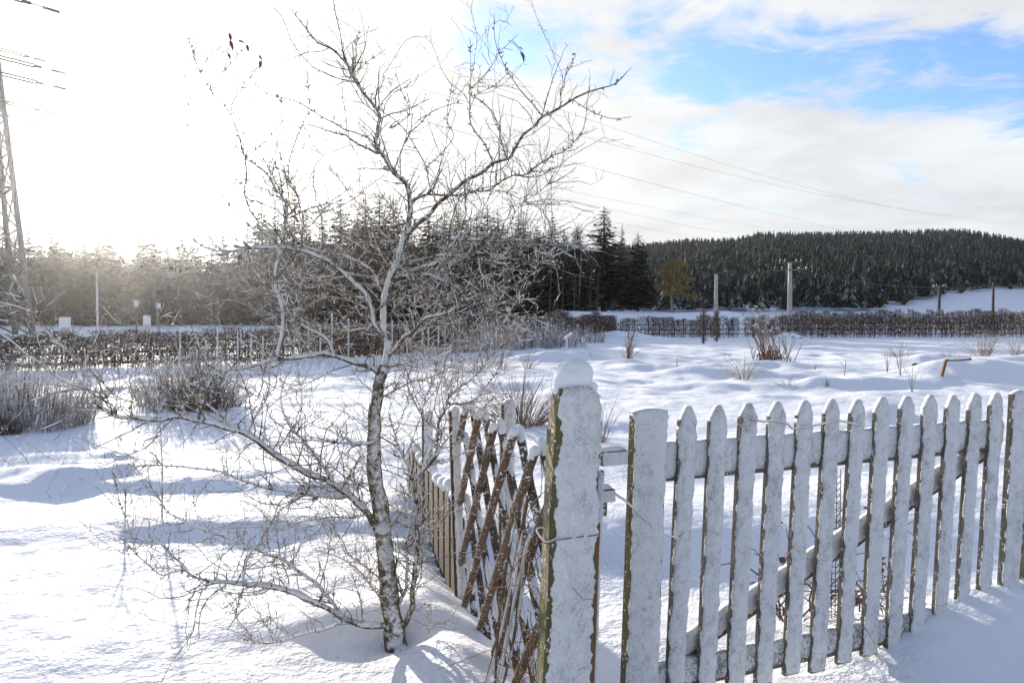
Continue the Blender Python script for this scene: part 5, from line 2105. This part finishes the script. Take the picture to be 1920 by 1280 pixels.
# ------------------------------------------------------------------ the fruit tree
TREE = [
    # name, px points, radius at start and end (px), depth change (m) over the limb
    ('trunk', [(745, 1222), (740, 1185), (733, 1140), (727, 1083), (721, 1030), (716, 984), (711, 935), (703, 886), (699, 846), (702, 809), (704, 767), (711, 725), (720, 685)], 27, 14, .05),
    ('b', [(720, 690), (726, 669), (728, 650), (723, 635), (718, 612), (719, 584), (725, 553), (733, 525), (745, 492), (755, 462), (763, 435), (768, 410), (768, 380), (762, 345), (738, 323), (716, 290), (705, 272), (707, 239), (711, 217), (694, 191), (674, 158), (661, 140), (639, 106), (624, 92), (595, 77), (569, 48), (544, 15)], 13, 1.4, .12),
    ('b', [(757, 455), (775, 425), (799, 407), (819, 384), (844, 362), (867, 342), (883, 331), (909, 320), (926, 308), (951, 299), (962, 290), (968, 279), (981, 253), (1006, 231), (1017, 218), (1043, 204), (1074, 187), (1102, 173), (1142, 162), (1164, 147), (1184, 125)], 8, 1.4, -.35),
    ('b', [(1017, 218), (992, 187), (970, 162), (951, 132), (937, 103), (927, 66), (927, 26)], 2.4, .8, -.1),
    ('b', [(1050, 200), (1053, 165), (1069, 125), (1080, 103)], 1.8, .9, .1),
    ('b', [(1074, 187), (1102, 206), (1142, 222), (1165, 222), (1184, 219)], 1.8, .9, -.1),
    ('b', [(948, 299), (937, 255), (937, 239), (922, 209), (900, 188), (885, 180), (881, 169), (907, 143), (926, 117), (935, 99), (950, 85), (970, 66)], 3.2, .8, .15),
    ('b', [(925, 306), (907, 268), (888, 243), (882, 222), (881, 176), (883, 125), (881, 73)], 3.4, .8, -.15),
    ('b', [(885, 182), (905, 172), (930, 160), (945, 145), (955, 137)], 1.5, .8, .1),
    ('b', [(716, 290), (698, 283), (669, 268), (646, 253), (632, 250), (605, 242), (577, 233)], 4.5, 1.5, .2),
    ('b', [(705, 272), (687, 257), (660, 246), (646, 242), (613, 224), (580, 204), (551, 189), (510, 179), (494, 170), (470, 152)], 3, .8, .15),
    ('b', [(661, 140), (668, 110), (668, 85), (675, 55)], 1.6, .8, .1),
    ('b', [(661, 140), (685, 118), (705, 105), (722, 93)], 1.5, .8, -.1),
    ('b', [(820, 384), (805, 345), (800, 318), (785, 285), (760, 245), (740, 225), (705, 200), (680, 170), (650, 132)], 2.8, .9, .2),
    ('b', [(800, 315), (830, 285), (850, 255), (838, 225), (842, 190), (848, 155)], 1.8, .8, -.1),
    ('b', [(765, 250), (785, 235), (810, 210), (850, 195), (868, 196)], 1.8, .8, -.1),
    ('b', [(730, 240), (760, 222), (768, 205), (750, 165), (742, 130)], 2.0, .8, .2),
    ('b', [(780, 375), (796, 367), (833, 366), (861, 367), (889, 359), (914, 359), (937, 342), (965, 329), (985, 328), (1002, 314), (1032, 294), (1058, 283), (1080, 261), (1097, 237)], 4.2, 1.0, -.3),
    ('b', [(965, 329), (993, 332), (1010, 331), (1030, 320), (1049, 311)], 1.6, .8, -.1),
    ('b', [(914, 359), (942, 359), (982, 376), (1018, 393), (1035, 398)], 1.6, .8, .1),
    ('b', [(948, 440), (957, 420), (965, 401), (982, 379), (1018, 353), (1038, 331)], 1.8, .8, -.1),
    ('b', [(745, 495), (780, 470), (815, 455), (847, 449), (880, 450), (914, 452), (945, 452), (993, 448), (1044, 438), (1070, 425)], 5.5, 1.0, -.30),
    ('b', [(820, 465), (850, 468), (864, 466), (892, 460), (920, 456), (954, 467), (985, 460), (1020, 461), (1058, 460), (1085, 465), (1108, 469), (1137, 472)], 4.5, 1.0, -.2),
    ('b', [(740, 505), (780, 490), (820, 480), (850, 481), (881, 486), (906, 488), (937, 494), (979, 494), (1010, 491), (1035, 486), (1049, 466)], 5.5, 1.2, -.35),
    ('b', [(900, 488), (930, 500), (965, 506), (998, 510)], 2.2, 1.0, -.15),
    ('b', [(920, 494), (940, 480), (960, 462), (980, 457)], 2.0, 1.0, .1),
    ('b', [(728, 535), (740, 519), (774, 508), (819, 491), (850, 470), (880, 440)], 7, 1.5, .25),
    ('b', [(735, 522), (765, 518), (793, 515), (822, 522), (847, 533), (872, 550), (892, 567), (912, 578), (937, 585)], 5.5, 1.6, -.40),
    ('b', [(915, 578), (926, 562), (937, 545), (959, 519)], 2.4, 1.0, -.05),
    ('b', [(920, 576), (948, 566), (979, 562), (1004, 560)], 2.4, 1.0, -.1),
    ('b', [(790, 515), (833, 507), (855, 517), (875, 528), (903, 550), (920, 567)], 3.5, 1.5, -.1),
    ('b', [(728, 668), (742, 657), (759, 635), (784, 612), (801, 596), (835, 587), (866, 567), (900, 550)], 7, 1.2, -.35),
    ('b', [(784, 612), (798, 582), (804, 559), (815, 530)], 3, 1.0, .1),
    ('b', [(740, 660), (770, 638), (792, 618), (840, 607), (870, 600)], 4, 1.0, .25),
    ('b', [(722, 690), (760, 680), (800, 668), (840, 655), (880, 632), (900, 610)], 3.4, 1.0, -.4),
    ('b', [(715, 745), (735, 735), (770, 717), (800, 710), (840, 690), (870, 670)], 4, 1.0, .3),
    ('b', [(757, 1170), (766, 1150), (773, 1130), (777, 1083), (784, 1017), (780, 951), (777, 902), (784, 890), (800, 875), (820, 850), (823, 804), (837, 762), (849, 739), (891, 705), (916, 674), (947, 641)], 10, 1.2, -.15),
    ('b', [(777, 905), (767, 876), (751, 846), (744, 827), (735, 800), (728, 770)], 5, 1.2, .15),
    ('b', [(800, 878), (822, 845), (845, 815), (870, 790), (905, 765), (930, 740)], 4, 1.0, .2),
    ('b', [(840, 757), (865, 757), (891, 747), (910, 725), (927, 705), (938, 680)], 2.6, .9, -.2),
    ('b', [(840, 753), (840, 731), (829, 702), (820, 680)], 2.0, .9, .1),
    ('b', [(912, 678), (915, 655), (918, 635)], 1.6, .9, 0),
    ('b', [(823, 810), (800, 790), (780, 760), (765, 725), (770, 690), (785, 655)], 3.2, .9, -.2),
    ('b', [(790, 775), (800, 740), (815, 705), (812, 670), (790, 640)], 2.2, .9, .2),
    ('b', [(745, 1140), (755, 1120), (761, 1083), (761, 1043), (767, 984), (764, 955), (770, 925), (762, 900)], 6, 1.6, .12),
    ('b', [(724, 1000), (735, 984), (751, 961), (758, 930), (752, 905)], 4, 1.2, -.15),
    ('b', [(757, 1030), (787, 994), (816, 964), (846, 941)], 2.4, .9, -.15),
    ('b', [(764, 1150), (785, 1140), (803, 1133), (806, 1160), (804, 1185), (797, 1207)], 2.2, .8, -.1),
    ('b', [(733, 1172), (725, 1171), (698, 1176), (669, 1167), (642, 1161), (620, 1142), (590, 1128), (552, 1114), (509, 1100), (460, 1096), (425, 1091), (369, 1084), (348, 1068), (323, 1040), (305, 1023), (270, 1005)], 13, 1.4, -.55),
    ('b', [(645, 1163), (629, 1139), (604, 1107), (569, 1079), (534, 1054), (492, 1033), (446, 1014), (397, 998), (355, 982), (316, 959), (295, 930), (274, 900)], 6, 1.2, .25),
    ('b', [(642, 1165), (610, 1178), (587, 1184), (555, 1193), (527, 1202), (488, 1207), (460, 1198), (439, 1188)], 4, 1.0, -.1),
    ('b', [(527, 1201), (505, 1180), (490, 1165), (474, 1154)], 1.8, .8, .1),
    ('b', [(365, 1082), (344, 1068), (320, 1073), (302, 1079), (280, 1060), (256, 1040), (240, 1020), (221, 1005)], 2.6, .9, -.1),
    ('b', [(256, 1040), (250, 1010), (235, 970), (222, 930), (214, 885)], 1.8, .8, .1),
    ('b', [(455, 1096), (458, 1070), (467, 1040), (499, 998), (515, 965), (531, 935), (573, 914)], 4, 1.6, .35),
    ('b', [(458, 1097), (452, 1115), (446, 1131), (440, 1160), (425, 1181)], 2.6, .9, -.15),
    ('b', [(712, 1000), (703, 985), (685, 956), (640, 917), (615, 900), (576, 889), (523, 857), (509, 847), (460, 815), (425, 803), (376, 791), (340, 779), (306, 787), (250, 783), (212, 779), (184, 760), (169, 732), (119, 713), (78, 685), (47, 663), (19, 638), (-5, 622)], 12, 2.0, -.85),
    ('b', [(216, 779), (205, 755), (194, 735), (175, 700), (134, 663), (103, 635), (72, 598), (50, 563)], 2.8, 1.0, -.1),
    ('b', [(245, 783), (247, 735), (242, 710), (256, 690), (262, 668)], 2.4, .9, .1),
    ('b', [(340, 779), (310, 770), (260, 760), (215, 740), (190, 715), (165, 690)], 2.6, .9, -.2),
    ('b', [(437, 806), (415, 780), (391, 760), (356, 732), (345, 705), (337, 685), (334, 660)], 4, 1.2, .2),
    ('b', [(460, 817), (480, 780), (500, 745), (505, 710), (495, 680)], 3, 1.0, .3),
    ('b', [(622, 903), (601, 868), (573, 829), (545, 801), (530, 765), (528, 735), (540, 700)], 5, 1.2, -.2),
    ('b', [(655, 930), (640, 935), (583, 928), (545, 921), (502, 914), (460, 903), (411, 884), (365, 878), (323, 873), (267, 873), (242, 882)], 5, 1.2, -.5),
    ('b', [(690, 965), (657, 970), (615, 970), (559, 980), (520, 985), (490, 990)], 3, 1.0, -.4),
    ('b', [(640, 920), (655, 890), (668, 870), (690, 850), (700, 830)], 3, 1.0, -.25),
    ('b', [(700, 830), (680, 832), (645, 831), (610, 828), (590, 826)], 4.5, 2.5, -.1),
    ('b', [(720, 1090), (690, 1065), (655, 1040), (640, 1010), (615, 985), (600, 968)], 3, 1.0, -.35),
    ('b', [(730, 1150), (705, 1110), (672, 1070), (645, 1050), (610, 1035), (585, 1030)], 4, 1.0, -.25),
    ('b', [(680, 1172), (676, 1130), (665, 1090), (655, 1060)], 2.4, 1.0, -.1),
    ('b', [(712, 705), (703, 694), (674, 683), (646, 674), (627, 669), (599, 666), (560, 672), (521, 672), (487, 683), (453, 690), (417, 697), (391, 707), (359, 722)], 9, 1.6, -.30),
    ('b', [(522, 672), (524, 655), (529, 621), (529, 579), (521, 554), (515, 523), (523, 481), (532, 433), (538, 396), (535, 374), (523, 360), (495, 323), (461, 295), (452, 265), (443, 240), (431, 213), (397, 172), (370, 121), (350, 57)], 6, 1.0, .10),
    ('b', [(397, 172), (418, 137), (427, 100), (431, 76)], 1.6, .8, .05),
    ('b', [(418, 137), (446, 103), (458, 84)], 1.2, .8, -.05),
    ('b', [(431, 213), (436, 190), (446, 179), (464, 149), (488, 121)], 1.6, .8, .1),
    ('b', [(461, 295), (495, 268), (516, 243), (531, 222), (529, 200), (525, 165)], 2, .8, -.1),
    ('b', [(536, 410), (559, 377), (545, 348), (530, 310), (525, 285)], 3.5, 1.0, .15),
    ('b', [(543, 345), (543, 304), (555, 262), (571, 225), (580, 200), (574, 131)], 2.6, .8, .1),
    ('b', [(461, 300), (462, 335), (458, 360), (468, 395), (484, 416), (492, 452)], 3, 3, .05),
    ('b', [(492, 455), (475, 430), (440, 395), (405, 345), (390, 300), (360, 250), (350, 220), (356, 180), (335, 115)], 2.2, .8, .2),
    ('b', [(627, 669), (611, 638), (571, 613), (549, 599), (529, 562)], 4.5, 2.5, .1),
    ('b', [(719, 625), (703, 610), (695, 579), (684, 554), (661, 526), (633, 503), (605, 486), (577, 475), (549, 467), (515, 464), (464, 467), (417, 472), (380, 461), (355, 440)], 8.5, 1.8, -.25),
    ('b', [(577, 475), (572, 460), (566, 444), (568, 419), (563, 388), (550, 350), (540, 330)], 3.4, 1.0, .1),
    ('b', [(715, 545), (698, 509), (661, 486), (622, 475), (595, 470), (565, 460)], 4.0, 1.2, .30),
    ('b', [(700, 590), (672, 570), (640, 560), (600, 555), (560, 560), (500, 545), (450, 548)], 3.6, 1.0, -.4),
    ('b', [(690, 560), (660, 555), (610, 530), (560, 520), (510, 530), (465, 520), (420, 500)], 3.2, 1.0, .35),
    ('b', [(718, 600), (690, 615), (650, 620), (610, 615), (570, 625), (530, 620)], 3.0, 1.0, .4),
    ('b', [(740, 510), (715, 480), (700, 440), (690, 400), (660, 370), (640, 340)], 3.4, .9, .25),
    ('b', [(755, 465), (720, 440), (690, 420), (660, 415), (630, 400), (610, 375)], 3.0, .9, -.25),
    ('b', [(760, 450), (745, 420), (735, 390), (715, 365), (700, 330)], 2.6, .9, .2),
    ('b', [(732, 530), (770, 545), (800, 540), (830, 550), (860, 575)], 3, .9, .3),
    ('b', [(722, 570), (750, 560), (775, 575), (800, 570), (815, 545)], 2.6, .9, .3),
    ('b', [(768, 400), (790, 430), (815, 435), (850, 425), (890, 410)], 2.6, .9, .25),
]


def catmull(P, step):
    P = np.asarray(P, float)
    Q = np.vstack([2 * P[0] - P[1], P, 2 * P[-1] - P[-2]])
    out = []
    for i in range(1, len(Q) - 2):
        p0, p1, p2, p3 = Q[i - 1], Q[i], Q[i + 1], Q[i + 2]
        n = max(2, int(np.linalg.norm((p2 - p1)[:3]) / step))
        for k in range(n):
            t = k / n
            out.append(.5 * ((2 * p1) + (-p0 + p2) * t + (2 * p0 - 5 * p1 + 4 * p2 - p3) * t * t + (-p0 + 3 * p1 - 3 * p2 + p3) * t ** 3))
    out.append(P[-1])
    return np.array(out)


def build_tree():
    D0 = 3.70
    r_ = random.Random(17)
    nr = np.random.default_rng(17)
    base = at(745, 1215, D0)
    root = empty('fruit_tree', base)
    o = np.array(base)
    done = []           # px arrays with depth
    twig_n = 0

    def twig(mb, sm, p, d, L, r0, level, seed, hi_=False):
        """thin knobbly twig with side spurs"""
        nonlocal twig_n
        twig_n += 1
        step = .017
        n = max(3, int(L / step))
        pts = [p]
        d = d / (np.linalg.norm(d) + 1e-9)
        bias = np.array([0, 0, .018])
        for i in range(n):
            d = d + nr.normal(size=3) * (.26 if i % 5 == 3 else .055) + bias
            d = d / np.linalg.norm(d)
            pts.append(pts[-1] + d * step)
        pts = np.array(pts)
        rr = np.linspace(r0, max(.0008, r0 * .4), n + 1)
        kn = 1 + .35 * np.maximum(0, nr.normal(size=n + 1))
        mb.tube(pts, rr * kn, 4 if level == 0 else 3, False)
        if r_.random() < .75:
            snow_on(sm, pts, rr * 1.1 + .0006, seed + twig_n * .17, .72, (.3, -.5, .8), .36 if hi_ else .60, 4, 47, 2)
        if level < 2:
            for i in range(2, n + 1):
                q = r_.random()
                if q < (.16 if level == 0 else .08):
                    dd = d_side(pts[min(i, n)] - pts[i - 1])
                    twig(mb, sm, pts[i], dd, L * r_.uniform(.2, .5), rr[i] * .75, level + 1, seed, hi_)
                elif q < .46:
                    dd = d_side(pts[min(i, n)] - pts[i - 1])
                    ln = r_.uniform(.006, .022)
                    mb.tube([pts[i], pts[i] + dd * ln * .6, pts[i] + dd * ln], [rr[i] * .8, rr[i] * .95, rr[i] * .4], 3, False)
                    if r_.random() < .3:
                        s = rr[i] * r_.uniform(1.0, 2.0) + .0006
                        sm.tube([pts[i] + dd * ln * .5, pts[i] + dd * ln, pts[i] + dd * (ln + s)], [s * .6, s, s * .3], 4)

    def d_side(t):
        t = t / (np.linalg.norm(t) + 1e-9)
        while True:
            a = nr.normal(size=3)
            s = a - t * np.dot(a, t)
            l = np.linalg.norm(s)
            if l > .2:
                break
        s = s / l
        f = r_.uniform(.25, .9)
        v = t * f + s + np.array([0, 0, .28])
        return v / np.linalg.norm(v)

    for bi, (nm, px, r0, r1, dd) in enumerate(TREE):
        px = np.array(px, float)
        if done:
            best = None
            for arr in done:
                dist = np.hypot(arr[:, 0] - px[0, 0], arr[:, 1] - px[0, 1])
                k = dist.argmin()
                if best is None or dist[k] < best[0]:
                    best = (dist[k], arr[k])
            dep0 = best[1][2]
            if best[0] < 26:
                px = np.vstack([best[1][:2], px]) if best[0] > 2 else px
        else:
            dep0 = D0
        seg = np.concatenate([[0], np.cumsum(np.hypot(*np.diff(px, axis=0).T))])
        f = seg / seg[-1]
        dep = dep0 + dd * f + .04 * np.sin(f * 9 + bi) * f
        W = np.array([np.array(at(a, b, c)) for (a, b), c in zip(px, dep)])
        done.append(np.column_stack([np.interp(np.linspace(0, 1, 80), f, px[:, 0]), np.interp(np.linspace(0, 1, 80), f, px[:, 1]), np.interp(np.linspace(0, 1, 80), f, dep)]))
        C = catmull(W, .018)
        n = len(C)
        jit = nr.normal(size=(n, 3))
        for _ in range(2):
            jit[1:-1] = (jit[:-2] + jit[1:-1] + jit[2:]) / 3
        rr = np.linspace(1, 0, n) ** (.9) * (r0 - r1) + r1
        rr = rr * np.linspace(dep[0], dep[-1], n) / F * (.55 if nm != 'trunk' else .72)
        rr = np.maximum(rr, .0016)
        C = C + jit * np.minimum(rr, .006)[:, None] * 0.9
        knob = 1 + .14 * perlin(np.arange(n) * .35 + bi * 9.1, np.full(n, .5 + bi))
        if nm == 'trunk':
            knob *= 1 + .35 * np.exp(-np.arange(n) * .25)
        mb, sm = MB(), MB()
        P = C - o
        mb.tube(P, rr * knob, 10 if nm == 'trunk' else (7 if r0 > 5 else 5))
        hi = px[:, 1].mean() < 340
        right = px[:, 0].mean() > 800
        keep = .82
        if nm == 'trunk':
            keep = .52
        elif hi:
            keep = .40
        elif right or r0 < 4:
            keep = .62
        keep = np.where(C[:, 2] > 1.95, np.minimum(keep, .46), keep)
        snow_on(sm, P, rr * knob, bi + .5, .85 if hi else 1.0, (.05, -.45, .88), keep, 7 if r0 > 5 else 5)
        # side twigs
        L_tot = np.linalg.norm(np.diff(C, axis=0), axis=1).sum()
        upper = px[:, 1].mean() < 330
        dens = 7 if upper else 47
        if nm == 'trunk':
            dens = 16
        cnt = int(L_tot * dens)
        for k in range(cnt):
            i = int(r_.uniform(.10, 1) * (n - 2))
            if nm == 'trunk' and i < n * .2:
                continue
            d = d_side(P[i + 1] - P[i])
            if not upper:
                d[2] *= .8
            L = min(.55, r_.expovariate(1 / .15) + .04)
            if upper:
                L *= 1.05
            if o[2] + P[i][2] < .35 and nm != 'trunk':
                d[2] = abs(d[2]) + .1
                L *= .8
            twig(mb, sm, P[i], d, L, max(.0013, min(rr[i] * .5, .0020 if upper else .0028)), 0, bi, upper)
        for k in range(int(L_tot * 38)):         # short fruiting spurs
            i = int(r_.random() * (n - 2))
            d = d_side(P[i + 1] - P[i])
            ln = r_.uniform(.006, .020)
            a = P[i] + d * rr[i] * .8
            mb.tube([a, a + d * ln * .5 + nr.normal(size=3) * .003, a + d * ln], [.0030, .0028, .0014], 4, False)
            if r_.random() < .35:
                s = r_.uniform(.0025, .005)
                e = a + d * ln
                sm.tube([e - [0, 0, .001], e + [0, -.001, s * .8], e + [0, 0, s * 1.8]], [s * .7, s, s * .3], 5)
        part = mb.build('trunk' if nm == 'trunk' else 'branch', MAT['bark'] if r0 > 4 else MAT['twig'], root, True)
        if sm.n:
            sm.build('snow', MAT['snow'], part, True)
    # a few withered leaves
    def leaf(px, py, Y, L, ang, curl):
        best = None
        for arr in done:
            dist = np.hypot(arr[:, 0] - px, arr[:, 1] - py)
            q = dist.argmin()
            if best is None or dist[q] < best[0]:
                best = (dist[q], arr[q])
        Y = best[1][2]
        c = np.array(at(px, py, Y)) - o
        tip = np.array(at(best[1][0], best[1][1], Y)) - o
        k_ = MB()
        k_.tube([tip, (tip + c) / 2 + [0, 0, .006], c], [.0014, .0012, .001], 4, False)
        u = np.array([math.cos(ang), .15, math.sin(ang)])
        w = np.array([-math.sin(ang) * .6, .7, math.cos(ang) * .6])
        w = w / np.linalg.norm(w)
        b = MB()
        vs_, fs = [], []
        for i, f in enumerate(np.linspace(0, 1, 6)):
            ww = .30 * math.sin(math.pi * min(1, f * .95 + .05)) * L
            cc = c + u * L * f + np.array([0, 0, -curl * L * f * f])
            vs_ += [tuple(cc - w * ww + [0, -.2 * ww, .25 * ww]), tuple(cc), tuple(cc + w * ww + [0, -.2 * ww, .25 * ww])]
        for i in range(5):
            for k in range(2):
                a = i * 3 + k
                fs.append((a, a + 1, a + 4, a + 3))
        b.add(vs_, fs)
        lf = b.build('leaf', MAT['leaf'], root, True)
        k_.build('stalk', MAT['twig'], lf)
    for px, py, Y, L, an, cu in ((431, 62, 3.45, .045, -1.5, .3), (432, 76, 3.45, .05, -1.3, .4), (446, 78, 3.45, .05, .2, .6), (463, 84, 3.45, .04, -1.4, .2), (428, 100, 3.45, .035, -1.2, .3), (485, 103, 3.45, .035, -.9, .4),
                             (490, 114, 3.45, .045, -1.9, .3), (972, 90, 3.4, .035, 0, .4), (976, 97, 3.4, .05, -1.1, .2), (981, 100, 3.4, .045, -1.5, .3), (1072, 104, 3.35, .04, .5, .3),
                             (40, 568, 2.75, .055, -1.2, .3), (48, 566, 2.75, .045, 2.6, .5), (303, 560, 2.9, .05, -1.4, .3), (312, 552, 2.9, .04, .3, .5)):
        leaf(px, py, Y, L * (.72 if Y > 3.2 else .5), an, cu)
    tag(root, 'bare snow-dusted fruit tree with spreading branches left of the lattice', 'tree')
    print('twigs', twig_n)


build_tree()


def build_glare():  # air volume added to imitate lens glare towards the sun
    m = bpy.data.materials.new('added_glare_air')
    m.use_nodes = True
    t = NT(m.node_tree)
    v = t.n('ShaderNodeVolumePrincipled')
    v.inputs['Color'].default_value = (0.96, 0.97, 1.0, 1)
    v.inputs['Density'].default_value = 0.00015
    v.inputs['Anisotropy'].default_value = 0.92
    out = t.n('ShaderNodeOutputMaterial')
    t.l(v.outputs[0], out.inputs['Volume'])
    b = MB()
    b.box((0, 630, 30), (1, 0, 0), (0, 1, 0), (0, 0, 1), 4200, 1300, 66)
    o = b.build('glare', m)
    tag(o, 'thin volume added to imitate lens haze over field and wood', None, None, 'stuff')


build_glare()
